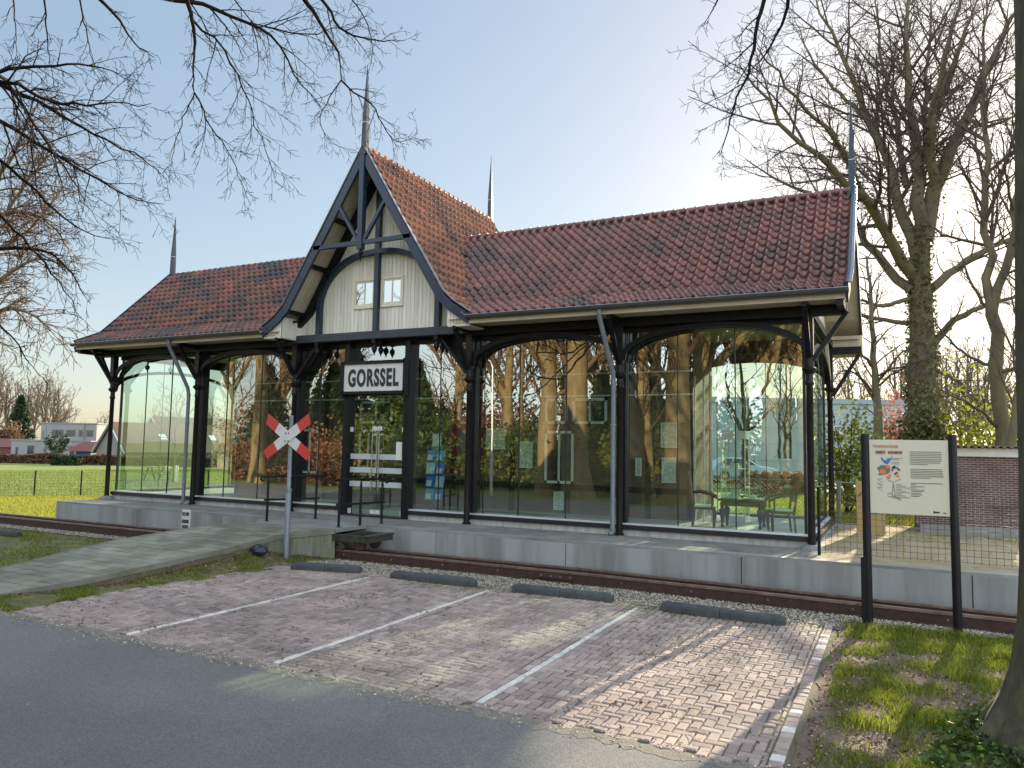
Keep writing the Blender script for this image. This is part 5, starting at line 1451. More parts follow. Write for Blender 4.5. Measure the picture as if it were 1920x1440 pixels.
# big ivy clad tree behind the shed and its neighbours
def sky_tree(seed, D, limbs, name, label, base_px, bark='bark', twig='twig', dens=(1.6, 2.3, 3.4), levels=3, ratio=(.36, .45, .5), rmin=.0085, up=.035, ang=(22, 52)):
    tr = Tree(seed, rmin=rmin, wander=.15, up=up, levels=levels, dens=dens, ratio=ratio, ang=ang, lmin=.3)
    B = G(base_px[0], base_px[1], D); B[2] = max(B[2], -.5)
    for r0, r1, kids, px in limbs:
        pts = [atd(a, b, D + (c[0] if c else 0)) for a, b, *c in px]
        if kids == 2: pts = [B] + pts
        tr.limb(pts, r0, r1, t0=.12, kids=bool(kids % 2))
    return tr.build(name, label, 'tree', B, g[bark], g[twig]), B, tr
BIG = [
 (0.6, 0.228, 2, [(1738, 850), (1736, 780), (1733, 700), (1728, 620), (1727, 540), (1728, 480), (1727, 425)]),
 (0.24, 0.03, 1, [(1728, 460), (1726, 369), (1720, 295, .4), (1710, 222, .8), (1702, 132, 1), (1697, 53, 1.2), (1697, -40, 1.4)]),
 (0.272, 0.042, 1, [(1733, 450), (1755, 348), (1781, 295, -.4), (1808, 222, -.8), (1839, 148, -1), (1876, 79, -1.2), (1915, 10, -1.4)]),
 (0.176, 0.03, 1, [(1750, 360), (1744, 237, -.8), (1760, 158, -1.2), (1781, 79, -1.6), (1800, -20, -2)]),
 (0.208, 0.021, 1, [(1722, 490), (1681, 369, .6), (1665, 295, 1), (1628, 227, 1.4), (1607, 174, 1.6), (1581, 106, 2), (1554, 53, 2.2), (1528, -10, 2.4)]),
 (0.192, 0.018, 1, [(1715, 520), (1676, 464, -.4), (1644, 401, -.8), (1597, 348, -1.2), (1554, 311, -1.5), (1507, 280, -1.8), (1459, 222, -2), (1422, 169, -2.2), (1386, 121, -2.4)]),
 (0.096, 0.018, 1, [(1625, 375, -.9), (1576, 264, -1.6), (1528, 222, -2), (1486, 174, -2.4), (1454, 137, -2.8), (1420, 90, -3)]),
 (0.16, 0.018, 1, [(1712, 545), (1660, 507, .8), (1623, 440, 1.4), (1580, 390, 2), (1520, 360, 2.4), (1450, 340, 2.8), (1400, 300, 3)]),
 (0.08, 0.018, 1, [(1712, 605), (1660, 600, .4), (1610, 590, .6), (1560, 600, 1), (1500, 580, 1)]),
 (0.08, 0.018, 1, [(1708, 560), (1650, 575, -.6), (1610, 560, -1), (1560, 575, -1.4)]),
 (0.144, 0.024, 1, [(1742, 545), (1790, 505, .3), (1830, 475, .5), (1880, 455, .7), (1940, 425, 1), (2000, 380, 1.2)]),
 (0.128, 0.024, 1, [(1742, 655), (1775, 612, -.4), (1800, 592, -.6), (1850, 570, -.8), (1900, 560, -1), (1960, 540, -1.2)]),
 (0.08, 0.012, 1, [(1748, 690), (1790, 708, .5), (1830, 745, .8), (1862, 800, 1)]),
 (0.128, 0.018, 1, [(1722, 400), (1735, 250, 1), (1738, 130, 1.6), (1748, -20, 2)]),
 (0.096, 0.018, 1, [(1760, 190, -1), (1800, 90, -2), (1835, -10, -2.4)]),
 (0.112, 0.018, 1, [(1700, 350, .6), (1672, 200, 1.6), (1650, 90, 2.4), (1640, -20, 2.8)]),
 (0.08, 0.012, 1, [(1628, 227, 1.4), (1570, 170, 2), (1520, 110, 2.4), (1490, 40, 2.8)]),
 (0.072, 0.012, 1, [(1808, 222, -.8), (1850, 240, -1.4), (1900, 220, -2), (1950, 180, -2.4)]),
]
bt, BB, BT = sky_tree(31, 24, BIG, 'ivy_clad_tree', 'huge bare tree with an ivy covered trunk behind the brick shed', (1738, 850), bark='bark_olive', twig='twig_olive', dens=(2.5, 3.4, 4.6), ratio=(.4, .48, .5), rmin=.0075, up=.012, ang=(30, 66))
rr = np.random.default_rng(6); C = []
for P, r in BT.thick[:1]:
    t = rr.uniform(0, 1, 5200) ** 1.9 * (len(P) - 1.01); j = t.astype(int); f = (t - j)[:, None]
    c = P[j] * (1 - f) + P[j + 1] * f; rad = (r[j] * (1 - f[:, 0]) + r[j + 1] * f[:, 0]); an = rr.uniform(0, 6.28, 5200)
    C.append(c + np.stack([np.cos(an), np.sin(an), 0 * an], 1) * (rad + rr.uniform(-.03, .12, 5200))[:, None])
for P, r in BT.thick[1:7]:
    t = rr.uniform(0, .4, 240) * (len(P) - 1.01); j = t.astype(int); f = (t - j)[:, None]
    C.append(P[j] * (1 - f) + P[j + 1] * f + rr.normal(size=(240, 3)) * (r[j][:, None] * .7 + .03))
C = np.concatenate(C); V, F = leaves_np(rr, C, .075)
iv = np_obj('ivy', V - BB, [F], g['leaf_ivy'], bt, rnd=rr.uniform(0, 1, len(F))); iv['label'] = 'ivy leaves covering the trunk'
sky_tree(32, 20, [
 (.21, .15, 2, [(1882, 860), (1876, 780), (1868, 690), (1862, 600), (1859, 560)]),
 (.12, .02, 1, [(1859, 570), (1852, 480, .2), (1847, 400, .3), (1850, 300, .4), (1845, 150, .6), (1850, -20, .8)]),
 (.12, .03, 1, [(1862, 580), (1885, 500, -.2), (1900, 420, -.4), (1912, 330, -.6), (1930, 200, -.8), (1950, 60, -1)]),
 (.05, .015, 1, [(1866, 690), (1820, 670, .6), (1780, 640, 1), (1750, 600, 1.2)]),
 (.06, .015, 1, [(1868, 700), (1910, 690, -.4), (1950, 650, -.8)]),
 (.05, .015, 1, [(1870, 800), (1830, 760, -.6), (1790, 745, -1), (1760, 740, -1.4)]),
 (.05, .015, 1, [(1862, 600), (1820, 530, .6), (1795, 460, 1)])], 'forked_tree', 'bare tree forking in two stems right of the ivy clad tree', (1882, 860), bark='bark_olive', twig='twig_olive', dens=(3.4, 4.2, 5), rmin=.0062)
sky_tree(33, 19, [
 (.1, .04, 3, [(1890, 850), (1908, 760), (1915, 640), (1925, 560), (1935, 420)]),
 (.04, .012, 1, [(1912, 680), (1880, 620, .5), (1850, 600, .8)])], 'slender_tree', 'thin bare tree leaning at the right edge behind the shed', (1888, 860), bark='bark_olive', twig='twig_olive', dens=(3.4, 4, 5), rmin=.0062)
sky_tree(34, 22, [
 (.14, .03, 3, [(1648, 830), (1645, 760), (1642, 700), (1636, 640), (1632, 560), (1625, 480)]),
 (.05, .012, 1, [(1645, 760), (1610, 700, .4), (1580, 690, .6), (1556, 720, .8)]),
 (.05, .012, 1, [(1643, 720), (1690, 660, -.4), (1720, 650, -.6)]),
 (.05, .012, 1, [(1640, 690), (1600, 650, -.4), (1575, 660, -.8), (1550, 700, -1)])], 'drooping_tree', 'bare tree with arching twigs between the building and the ivy clad tree', (1650, 870), bark='bark_olive', twig='twig_olive', dens=(3.6, 4.6, 5.5), rmin=.006, up=-.06)
sky_tree(35, 21, [
 (.11, .08, 2, [(1398, 860), (1396, 815)]),
 (.07, .015, 1, [(1396, 820), (1372, 770, .3), (1362, 720, .4), (1365, 640, .5)]),
 (.07, .015, 1, [(1396, 815), (1393, 740, -.2), (1388, 680, -.4), (1380, 600, -.5)]),
 (.07, .015, 1, [(1397, 815), (1412, 765, .2), (1432, 735, .4), (1450, 680, .6), (1470, 600, .8)]),
 (.05, .015, 1, [(1397, 812), (1425, 790, -.4), (1445, 765, -.6), (1470, 760, -.8)])], 'multi_stem_tree', 'bare tree with spreading stems seen through the right glass bay', (1398, 900), dens=(2, 3, 4), rmin=.007)
for k, (px, D) in enumerate(((1462, 26), (1473, 24), (1482, 27))):
    sky_tree(40 + k, D, [(.05, .012, 3, [(px, 860), (px - 1, 800), (px + 1, 740), (px, 690), (px + 2, 640)])], 'young_tree', ('leftmost', 'middle', 'rightmost')[k] + ' of three thin young trees seen through the right glass bay', (px, 900), dens=(3, 3, 4), rmin=.006)

sky_tree(36, 21, FIELD_TREE, 'field_tree', 'brown twiggy tree behind the dark hanging branches at the left edge', (-92, 880), bark='bark_olive', twig='twig_brown', dens=(6, 6.5, 7), rmin=.008, up=-.02)
# generic bare trees for the rows behind and for what the glass reflects
def bare_tree(seed, H, r0, rmin, dens=(1.1, 1.8, 2.8), lv=3, up=.07):
    tr = Tree(seed, rmin=rmin, wander=.17, up=up, levels=lv, dens=dens, ratio=(.46, .48, .5), ang=(24, 55), lmin=.3)
    z = np.linspace(0, H * .92, 14); P = np.stack([np.cumsum(tr.r.normal(size=14)) * .04 * H / 14, np.cumsum(tr.r.normal(size=14)) * .04 * H / 14, z], 1); P[0, :2] = 0
    r = r0 * (1 - .8 * (z / z[-1])); r[0] *= 1.25
    tr.emit(P, r, 0); tr.kids(P, r, H, 0, .22)
    for k in range(3):
        a = tr.r.uniform(0, 6.28); tr.branch(P[5], np.array([math.cos(a) * .5, math.sin(a) * .5, 1]), H * .55, r0 * .5, 0)
    return tr
far_lab = 'one of the bare brown trees in the wood beyond the field and houses'
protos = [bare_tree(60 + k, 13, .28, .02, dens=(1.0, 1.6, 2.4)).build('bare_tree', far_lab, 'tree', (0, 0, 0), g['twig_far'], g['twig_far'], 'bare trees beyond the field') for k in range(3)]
rng = random.Random(77); first = [True] * 3
def put(px, D, s, label=None, group=None):
    k = rng.randrange(3); o = protos[k] if first[k] else copy_tree(protos[k]); first[k] = False
    p = G(px, 850, D); o.location = p - np.array([0, 0, .1]); o.rotation_euler = (0, 0, rng.uniform(0, 6.28)); o.scale = (s, s, s * rng.uniform(.9, 1.1))
    if label: o['label'] = label
    if group: o['group'] = group
for px, D, s in ((-60, 118, 1.1), (-20, 112, 1.15), (10, 122, 1.0), (45, 124, .95), (80, 118, .98), (105, 122, .85), (-10, 130, 1.1), (60, 130, 1.0), (95, 126, 1.0), (120, 128, .6)): put(px, D, s)
put(190, 100, .52, 'small bare tree between the white house and the grey gable')
put(150, 128, .4, 'low bare tree rising just left of the small one by the grey gable')
for px in (285, 330, 395): put(px, 104, .52 if px < 350 else .62, 'one of the bare trees showing above the house roofs through the left glass', 'bare trees above the house roofs')
for px, D, s in ((1560, 52, .62), (1600, 56, .7), (1680, 54, .75), (1760, 50, .7), (1800, 56, .75), (1840, 50, .7), (1890, 54, .75), (1930, 52, .8), (1780, 60, .8), (1870, 60, .8), (1910, 46, .6), (1700, 62, .8), (1820, 64, .9)):
    put(px, D, s, 'one of the hazy bare trees in the sunny wood behind the shed', 'bare trees behind the shed')

# wood across the road behind the camera: only its mirror image shows in the glass
def mirror_x(px, yv): return ony(px, 700, yv)[0]
wl = 'sunlit bare tree across the road, mirrored in the station glass'
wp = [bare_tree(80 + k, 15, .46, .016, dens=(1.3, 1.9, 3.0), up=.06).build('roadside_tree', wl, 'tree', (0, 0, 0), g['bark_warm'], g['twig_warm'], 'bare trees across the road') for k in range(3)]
spots = [(485, 13.6, 1.0), (1018, 14.5, .9), (1078, 13.4, 1.15), (1215, 15.5, .72), (1268, 13.6, .98), (1500, 26, .8), (860, 24, .85), (960, 24, .8), (560, 26, .9), (1150, 25, .8), (1330, 20, .9), (420, 30, 1), (620, 32, 1), (1460, 40, 1), (1050, 33, 1), (1240, 34, 1), (900, 36, 1), (1390, 30, 1), (520, 38, 1), (1120, 38, 1), (1300, 26, .8), (1440, 24, .9), (1480, 34, 1.1)]
for i, (px, yv, s) in enumerate(spots):
    k = i % 3; o = wp[k] if i < 3 else copy_tree(wp[k])
    o.location = (mirror_x(px, yv), .36 - yv, -.6); o.rotation_euler = (0, 0, rng.uniform(0, 6.28)); o.scale = (s, s, s)
def conifer(name, label, base, H, rad, n, seed, group=None, leaf='leaf_dark', size=.16):
    rr = np.random.default_rng(seed); t = thing(name, label, 'tree', base, group)
    u = rr.uniform(0, 1, n) ** .8; lay = np.floor(u * 14) / 14 + rr.normal(size=n) * .012; z = H * (.08 + .92 * lay); an = rr.uniform(0, 6.28, n)
    lob = 1 + .25 * np.sin(an * 5 + np.floor(u * 14) * 2.1)
    q = rr.uniform(.15, 1, n) ** .6; rd = rad * (1 - lay) * lob * q + .05
    C = np.stack([np.cos(an) * rd, np.sin(an) * rd, z - .25 * q * rad * .6], 1)
    V, F = leaves_np(rr, C, size, 2.2)
    np_obj('foliage', V, [F], g[leaf], t, rnd=rr.uniform(0, 1, len(F)))
    tubes_mesh('trunk', [(np.array([[0, 0, -.2], [0, 0, H * .3], [0, 0, H * .7], [0, 0, H * .97]]), np.array([.03, .022, .012, .004]) * H)], g['bark'], t)
    return t
for px, yv, H, rd in ((610, 19, 6.5, 2.0), (665, 24, 8.5, 2.4), (800, 16.5, 6.0, 1.9), (735, 22, 6.5, 2.2), (500, 22, 7, 2.2), (1120, 20, 5.5, 1.8), (1225, 28, 6.5, 2.2)):
    conifer('roadside_conifer', 'dark evergreen across the road, mirrored in the station glass', (mirror_x(px, yv), .36 - yv, -.6), H, rd, 7000, px, 'evergreens across the road', leaf='leaf_green' if px in (800, 735) else 'leaf_dark')
for px, yv, rd, lf in ((470, 15, 1.0, 'leaf_brown'), (575, 15.5, 1.2, 'leaf_brown'), (625, 14.8, 1.0, 'leaf_brown'), (700, 17, 1.6, 'leaf_yellow'), (830, 17, 1.5, 'leaf_green'), (890, 18, 1.6, 'leaf_brown'), (930, 17, 1.2, 'leaf_yellow'), (990, 18, 1.5, 'leaf_green'), (1090, 15, 1.1, 'leaf_yellow'), (1140, 17, 1.5, 'leaf_green'), (1200, 16.5, 1.4, 'leaf_yellow'), (1290, 18, 1.6, 'leaf_brown'), (760, 24, 2.6, 'leaf_brown'), (1020, 27, 2.8, 'leaf_brown'), (1180, 28, 2.8, 'leaf_yellow'), (640, 29, 2.8, 'leaf_brown'), (880, 29, 3, 'leaf_brown'), (1330, 27, 2.5, 'leaf_yellow'), (480, 27, 2.6, 'leaf_brown')):
    b = (mirror_x(px, yv), .36 - yv, -.6)
    bush('roadside_shrub', 'shrub across the road, mirrored in the station glass', 'shrub', b, (b[0], b[1], rd * .75 - .5), (rd * 1.3, rd * 1.1, rd * .95), 3600, .1 + .02 * rd, lf, px, group='shrubs across the road', clumps=34)
O = (mirror_x(930, 12.6), .36 - 12.6, -.47)
lp = thing('street_lamp', 'slim grey street lamp beside the road, mirrored in the station glass', 'street lamp', O)
mb = MB(); mb.tube([(0, 0, 0), (0, 0, 1.5), (0, 0, 1.52), (0, 0, 4.6), (-.1, 0, 4.85), (-.5, 0, 4.95)], [.06, .06, .04, .035, .03, .03], 10); mb.build('pole', g['silver'], lp, smooth=True)
mb = MB(); mb.box((-1.0, -.1, 4.9), (-.5, .1, 5.0)); bevel(mb.build('lamp_head', g['zinc'], lp), .03)

# ------------------------------------------------------------------ shrubs, hedges and conifers in view
def B_(px, py, Z, dz=0): p = G(px, py, Z); return tuple(p)
def shrub(name, label, px, py_top, py_bot, halfw, Z, n, size, leaf, seed, cat='shrub', zb=None, **k):
    b = atd(px, py_bot, Z)
    if zb is not None: b[2] = zb
    top = atd(px, py_top, Z); h = top[2] - b[2]; c = b + np.array([0, 0, h * .52])
    rw = halfw / FPX * Z
    return bush(name, label, cat, tuple(b), tuple(c), (rw, rw * .8, h * .5), n, size, leaf, seed, **k)
shrub('budding_shrub', 'tall yellow green budding shrub right of the end column', 1592, 770, 960, 42, 17, 1500, .075, 'leaf_yellow', 1, zb=-.06, spread=.42)
shrub('budding_shrub', 'loose budding shrub touching the left edge of the information board', 1632, 800, 960, 26, 19, 700, .07, 'leaf_yellow', 2, zb=-.06, spread=.42)
shrub('blossom_shrub', 'pale pink shrub left of the ivy covered trunk', 1688, 765, 900, 24, 28, 900, .12, 'leaf_pink', 3, zb=-.06, spread=.4)
shrub('leafy_shrub', 'sunlit yellow green shrub behind the shed roof', 1800, 745, 900, 55, 22, 1500, .09, 'leaf_yellow', 4, zb=-.06, spread=.5)
shrub('leafy_shrub', 'sunlit shrub at the far right behind the shed', 1900, 770, 900, 45, 23, 1100, .09, 'leaf_yellow', 5, zb=-.06, spread=.5)
shrub('evergreen_shrub', 'dark green shrub at the foot of the ivy covered trunk', 1730, 770, 900, 36, 21.5, 2600, .085, 'leaf_ivy', 6, zb=-.06)
rr = np.random.default_rng(9)
def hedge(name, label, A, B, h, depth, n, size, leaf, seed):
    rr = np.random.default_rng(seed); A = np.array(A); B = np.array(B); t = thing(name, label, 'hedge', tuple(A))
    u = rr.uniform(0, 1, (n, 1)); d = (B - A); nn = np.array([-d[1], d[0], 0]); nn /= np.linalg.norm(nn)
    C = d * u + nn * rr.uniform(-.5, .5, (n, 1)) * depth; C[:, 2] += rr.uniform(.02, 1, n) * h * (1 + .12 * np.sin(u[:, 0] * 40)) 
    V, F = leaves_np(rr, C, size)
    np_obj('foliage', V, [F], g[leaf], t, rnd=rr.uniform(0, 1, len(F)))
    lines = []
    for k in range(60):
        p = d * (k / 59); lines.append((np.array([p + [0, 0, -.1], p + [0, 0, h * .3], p + [.05, 0, h * .6], p + [0, .05, h * .9]]), np.array([.03, .025, .02, .01])))
    tubes_mesh('stems', lines, g['twig'], t)
    return t
hedge('beech_hedge', 'russet clipped beech hedge along the far side of the field', G(-260, 860, 80), G(440, 860, 76), .95, 1.0, 26000, .17, 'leaf_hedge', 1)
hedge('green_hedge', 'dark green stretch of hedge in front of the white house', G(100, 860, 74), G(150, 860, 74), .9, .9, 3500, .16, 'leaf_dark', 2)
hedge('brown_hedge', 'low brown hedge behind the chain link fence in the right glass bay', atd(1390, 940, 24) * [1, 1, 0] + [0, 0, -.1], atd(1520, 940, 24) * [1, 1, 0] + [0, 0, -.1], .7, .5, 5000, .07, 'leaf_brown', 3)
conifer('fir_tree', 'dark green fir tree among bare trees at the far left', tuple(G(33, 850, 105)), 9.0, 2.3, 6000, 3, size=.3)
b = G(-5, 850, 98); bush('russet_shrub', 'russet leaved shrub left of the white house', 'shrub', tuple(b), tuple(b + [0, 0, 1.9]), (3.4, 2, 2.3), 3000, .26, 'leaf_hedge', 12)
for px, k in ((95, 0), (116, 1)):
    b = G(px, 850, 82); bush('clipped_tree', ('left', 'right')[k] + ' of two small round trees before the white house', 'tree', tuple(b), tuple(b + [0, 0, 2.0]), (.6, .6, .9), 300, .17, 'leaf_dark', 14 + k, stems=3)

# ------------------------------------------------------------------ far houses
YAW = math.atan2(RV[1], RV[0])
def frame(px, Z, rot=0): return G(px, 850, Z), YAW + R(rot)
def house(name, label, px, Z, rot=0):
    p, r = frame(px, Z, rot); return thing(name, label, 'house', tuple(p), None, r)
h = house('white_house', 'pale flat roofed house with a long upper window band beyond the field', 100, 88)
s = 88 / FPX
mb = MB(); mb.box((-80 * s, 0, -.5), (68 * s, 7, 2.35)); mb.build('ground_floor', g['house_white'], h)
mb = MB(); mb.box((-36 * s, 1.0, 2.35), (8 * s, 7, 4.4)); mb.box((8 * s + .01, .98, 2.35), (70 * s, 6, 4.35)); mb.build('upper_floor', g['house_white'], h)
mb = MB(); mb.box((-38 * s, .9, 4.38), (72 * s, 7.1, 4.5)); mb.box((-82 * s, -.1, 2.3), (70 * s, .9, 2.42)); mb.build('roof', g['house_white'], h)
for a, b_, c, d, y in ((-15, 7, 2.75, 3.7, .97), (12, 30, 2.85, 3.7, .95), (36, 44, 2.85, 3.7, .95), (50, 64, 2.85, 3.7, .95), (-33, -30, 2.8, 3.6, .97), (-50, -36, .2, 1.8, -.03), (-6, 10, .1, 1.9, -.03), (-72, -66, .4, 1.6, -.03), (30, 40, .5, 1.8, -.03)):
    mb = MB(); mb.box((a * s, y, c), (b_ * s, y + .1, d)); wf = mb.build('window', g['house_grey'], h)
    mb = MB(); mb.box((a * s + .08, y - .02, c + .08), (b_ * s - .08, y, d - .08)); mb.build('pane', g['dark_window'], wf)
mb = MB(); mb.tube([(-15 * s, -.12, 0), (-15 * s, -.12, 4.3)], .06, 8); mb.tube([(47 * s, .85, 2.4), (47 * s, .85, 4.4)], .05, 8); mb.build('drainpipe', g['house_grey'], h)
h = house('red_roofed_house', 'low house with a red hipped roof and blue wall by the grey gable', 150, 84)
s = 84 / FPX
mb = MB(); mb.box((-8 * s, 0, -.5), (20 * s, 4, 1.3)); mb.build('wall', g['door_blue'], h)
mb = MB(); mb.add([(-28 * s, -.6, 1.25), (26 * s, -.6, 1.25), (26 * s, 4.6, 1.25), (-28 * s, 4.6, 1.25), (-14 * s, 2, 2.25), (26 * s, 2, 2.35)], [(0, 1, 5, 4), (1, 2, 5), (2, 3, 4, 5), (3, 0, 4), (0, 3, 2, 1)]); mb.build('roof', g['roof_red'], h)
h = house('orange_barn', 'low orange tiled barn at the far left edge of the field', -2, 92)
mb = MB(); mb.box((-4, 0, -.5), (2.2, 5, 1.5)); mb.build('wall', g['roof_red'], h)
mb = MB(); mb.add([(-4.2, -.3, 1.45), (2.5, -.3, 1.45), (2.5, 5.2, 1.45), (-4.2, 5.2, 1.45), (-4.2, 2.5, 2.5), (2.5, 2.5, 2.5)], [(0, 1, 5, 4), (1, 2, 5), (2, 3, 4, 5), (3, 0, 4), (0, 3, 2, 1)]); mb.build('roof', g['roof_red'], h)
def gable_house(name, label, px, Z, rot, Lx, D, hw, hr, roofm, wallm, extras=True):
    h = house(name, label, px, Z, rot)
    mb = MB(); mb.add([(0, 0, -.8), (Lx, 0, -.8), (Lx, D, -.8), (0, D, -.8), (0, 0, hw), (Lx, 0, hw), (Lx, D, hw), (0, D, hw), (0, D / 2, hr - .06), (Lx, D / 2, hr - .06)], [(0, 1, 5, 4), (1, 2, 6, 9, 5), (2, 3, 7, 6), (3, 0, 4, 8, 7)]); mb.build('wall', g[wallm], h)
    mb = MB(); o = .35
    for y0, y1 in ((-o, D / 2), (D + o, D / 2)):
        z0 = hw - (hr - hw) * o / (D / 2)
        mb.add([(-.3, y0, z0), (Lx + .3, y0, z0), (Lx + .3, y1, hr), (-.3, y1, hr), (-.3, y0, z0 + .14), (Lx + .3, y0, z0 + .14), (Lx + .3, y1, hr + .14), (-.3, y1, hr + .14)], [(0, 1, 2, 3), (7, 6, 5, 4), (0, 4, 5, 1), (0, 3, 7, 4), (1, 5, 6, 2)], 0)
    mb.build('roof', g[roofm], h)
    mb = MB()
    for y0, y1 in ((-o, D / 2), (D + o, D / 2)): mb.bar((-.33, y0, hw - (hr - hw) * o / (D / 2) + .02), (-.33, y1, hr + .02), .06, .22, (1, 0, 0))
    mb.build('bargeboard', g['white'], h)
    if extras:
        for a in (.18, .4, .66):
            mb = MB(); mb.box((Lx * a, -.06, .3), (Lx * a + 1.4, .02, 1.4)); wf = mb.build('window', g['white'], h); mb = MB(); mb.box((Lx * a + .1, -.08, .4), (Lx * a + 1.3, -.05, 1.3)); mb.build('pane', g['dark_window'], wf)
        for a in (.3, .72):
            t0, t1 = .35, .55
            mb = MB(); mb.add([(Lx * a, D / 2 * t0, hw + (hr - hw) * t0 + .2), (Lx * a + .8, D / 2 * t0, hw + (hr - hw) * t0 + .2), (Lx * a + .8, D / 2 * t1, hw + (hr - hw) * t1 + .2), (Lx * a, D / 2 * t1, hw + (hr - hw) * t1 + .2)], [(0, 1, 2, 3)]); mb.build('skylight', g['white'], h)
        mb = MB(); mb.box((-.02, D * .47, 2.0), (.02, D * .6, 3.0)); mb.build('gable_window', g['dark_window'], h)
    return h
gable_house('gabled_house', 'grey gabled house with a long brown tiled roof beyond the hedge', 236, 80, 56, 15, 6.0, 1.5, 4.4, 'roof_brown', 'house_grey')
gable_house('gabled_house', 'second brown roofed house showing behind the first through the glass', 312, 96, 56, 13, 6.5, 2.2, 5.6, 'roof_brown', 'house_grey', False)
gable_house('tan_house', 'tan gabled house seen through the second left glass bay', 408, 70, -50, 9, 5, 1.8, 4.2, 'roof_brown', 'house_tan', False)

# objects on the field seen through the left glass
p = G(295, 880, 36); t = thing('picnic_table', 'brown wooden picnic table on the grass seen through the left glass', 'table', tuple(p), None, YAW)
mb = MB(); mb.box((-.5, -.3, .6), (.5, .3, .65)); mb.build('tabletop', g['wood_plain'], t)
for y in (-.55, .55): mb = MB(); mb.box((-.5, y - .1, .34), (.5, y + .1, .38)); mb.build('bench_board', g['wood_plain'], t)
for a in (-.35, .35):
    mb = MB(); mb.bar((a, -.55, 0), (a, -.15, .6), .04, .06, (1, 0, 0)); mb.bar((a, .55, 0), (a, .15, .6), .04, .06, (1, 0, 0)); mb.bar((a, -.6, .31), (a, .6, .31), .04, .06); mb.build('trestle', g['iron'], t)
tr = Tree(90, rmin=.012, up=.08, levels=2, dens=(3, 4)); p = G(325, 880, 34)
tr.limb([p, p + [0, 0, 1.2], p + [.05, 0, 2.6], p + [0, 0, 4]], .045, .012, t0=.4)
t = tr.build('staked_tree', 'young staked tree on the field seen through the left glass', 'tree', tuple(p), g['bark_warm'], g['twig_far'])
for k in range(3):
    a = k * 2.1; mb = MB(); mb.tube([(math.cos(a) * .28, math.sin(a) * .28, -.1), (math.cos(a) * .28, math.sin(a) * .28, .75)], .035, 8); mb.build('stake', g['white'], t)

# ------------------------------------------------------------------ right background: hall, car
p, r = frame(1350, 46); p[2] = -.5
h = thing('sports_hall', 'large pale grey blue hall behind the right end of the building', 'hall', tuple(p), None, r)
mb = MB(); mb.box((-1, 0, 0), (12.2, 16, 4.75)); mb.build('wall', g['hall_panel'], h)
mb = MB()
for z in (1.2, 2.2, 3.2, 4.1): mb.box((-1.0, -.012, z), (12.2, 0, z + .02))
for x in np.arange(.5, 12, 1.6): mb.box((x, -.012, 0), (x + .015, 0, 4.75))
mb.build('panel_joint', g['house_grey'], h)
mb = MB(); mb.box((-1.1, -.1, 4.75), (12.3, 16, 5.05)); mb.build('roof', g['hall_roof'], h)
p, r = frame(1388, 37); p[2] = -.15
t = thing('parked_car', 'silver blue hatchback parked before the hall, seen through the glass', 'car', tuple(p), None, r)
def car_section(pr, y0, y1, m, nm, parent):
    mb = MB(); n_ = len(pr); vs = [(x, y0, z) for x, z in pr] + [(x, y1, z) for x, z in pr]
    mb.add(vs, [tuple(range(n_))[::-1], tuple(range(n_, 2 * n_))] + [(i, (i + 1) % n_, n_ + (i + 1) % n_, n_ + i) for i in range(n_)]); return bevel(mb.build(nm, g[m], parent), .05, 3)
car_section([(-1.5, .2), (1.6, .2), (1.62, .5), (1.5, .64), (.75, .74), (.15, 1.1), (-.9, 1.12), (-1.45, .75), (-1.52, .5)], -.65, .65, 'car_paint', 'body', t)
for y in (-.655, .655):
    mb = MB()
    for w_ in ([(-.55, .76), (.6, .76), (.12, 1.04), (-.5, 1.05)], [(-1.2, .77), (-.62, .76), (-.58, 1.05), (-.9, 1.05)]):
        mb.add([(x, y, z) for x, z in w_], [(0, 1, 2, 3)])
    mb.build('side_window', g['car_glass'], t)
mb = MB(); mb.add([(.74, -.55, .77), (.74, .55, .77), (.2, .48, 1.08), (.2, -.48, 1.08)], [(0, 1, 2, 3)]); wsn = mb.build('windscreen', g['car_glass'], t); wsn.location = (.035, 0, .03)
for x in (-.95, 1.0):
    for y in (-.6, .6):
        mb = MB(); mb.tube([(x, y - .08, .24), (x, y + .08, .24)], .24, 18); wh = mb.build('wheel', g['rubber'], t, smooth=True)
        mb = MB(); mb.tube([(x, y - .085, .24), (x, y + .085, .24)], .14, 14); mb.build('rim', g['chrome'], wh, smooth=True)
for y in (-.45, .45): mb = MB(); mb.box((1.55, y - .12, .5), (1.635, y + .12, .6)); mb.build('headlight', g['white'], t)

# ------------------------------------------------------------------ grass, litter
def blades(name, pts, h, wd, m, seed, lean=.5):
    rr = np.random.default_rng(seed); P = np.asarray(pts); n = len(P)
    an = rr.uniform(0, 6.28, n); hh = h * rr.uniform(.45, 1.3, n); ln = rr.uniform(.1, lean, n) * hh; wv = wd * rr.uniform(.6, 1.3, n); la = rr.uniform(0, 6.28, n)
    a = np.stack([np.cos(an) * wv, np.sin(an) * wv, 0 * an], 1); l = np.stack([np.cos(la) * ln, np.sin(la) * ln, hh], 1); m_ = np.stack([np.cos(la) * ln * .35, np.sin(la) * ln * .35, hh * .6], 1)
    V = np.stack([P - a, P + a, P + m_ + a * .7, P + m_ - a * .7, P + l], 1).reshape(-1, 3); i = np.arange(n) * 5
    F4 = np.stack([i, i + 1, i + 2, i + 3], 1); F3 = np.stack([i + 3, i + 2, i + 4], 1)
    rn = rr.uniform(0, 1, n)
    o = np_obj(name, V, [F4, F3], g[m], rnd=np.concatenate([rn, rn])); return tag(o, kind='stuff')
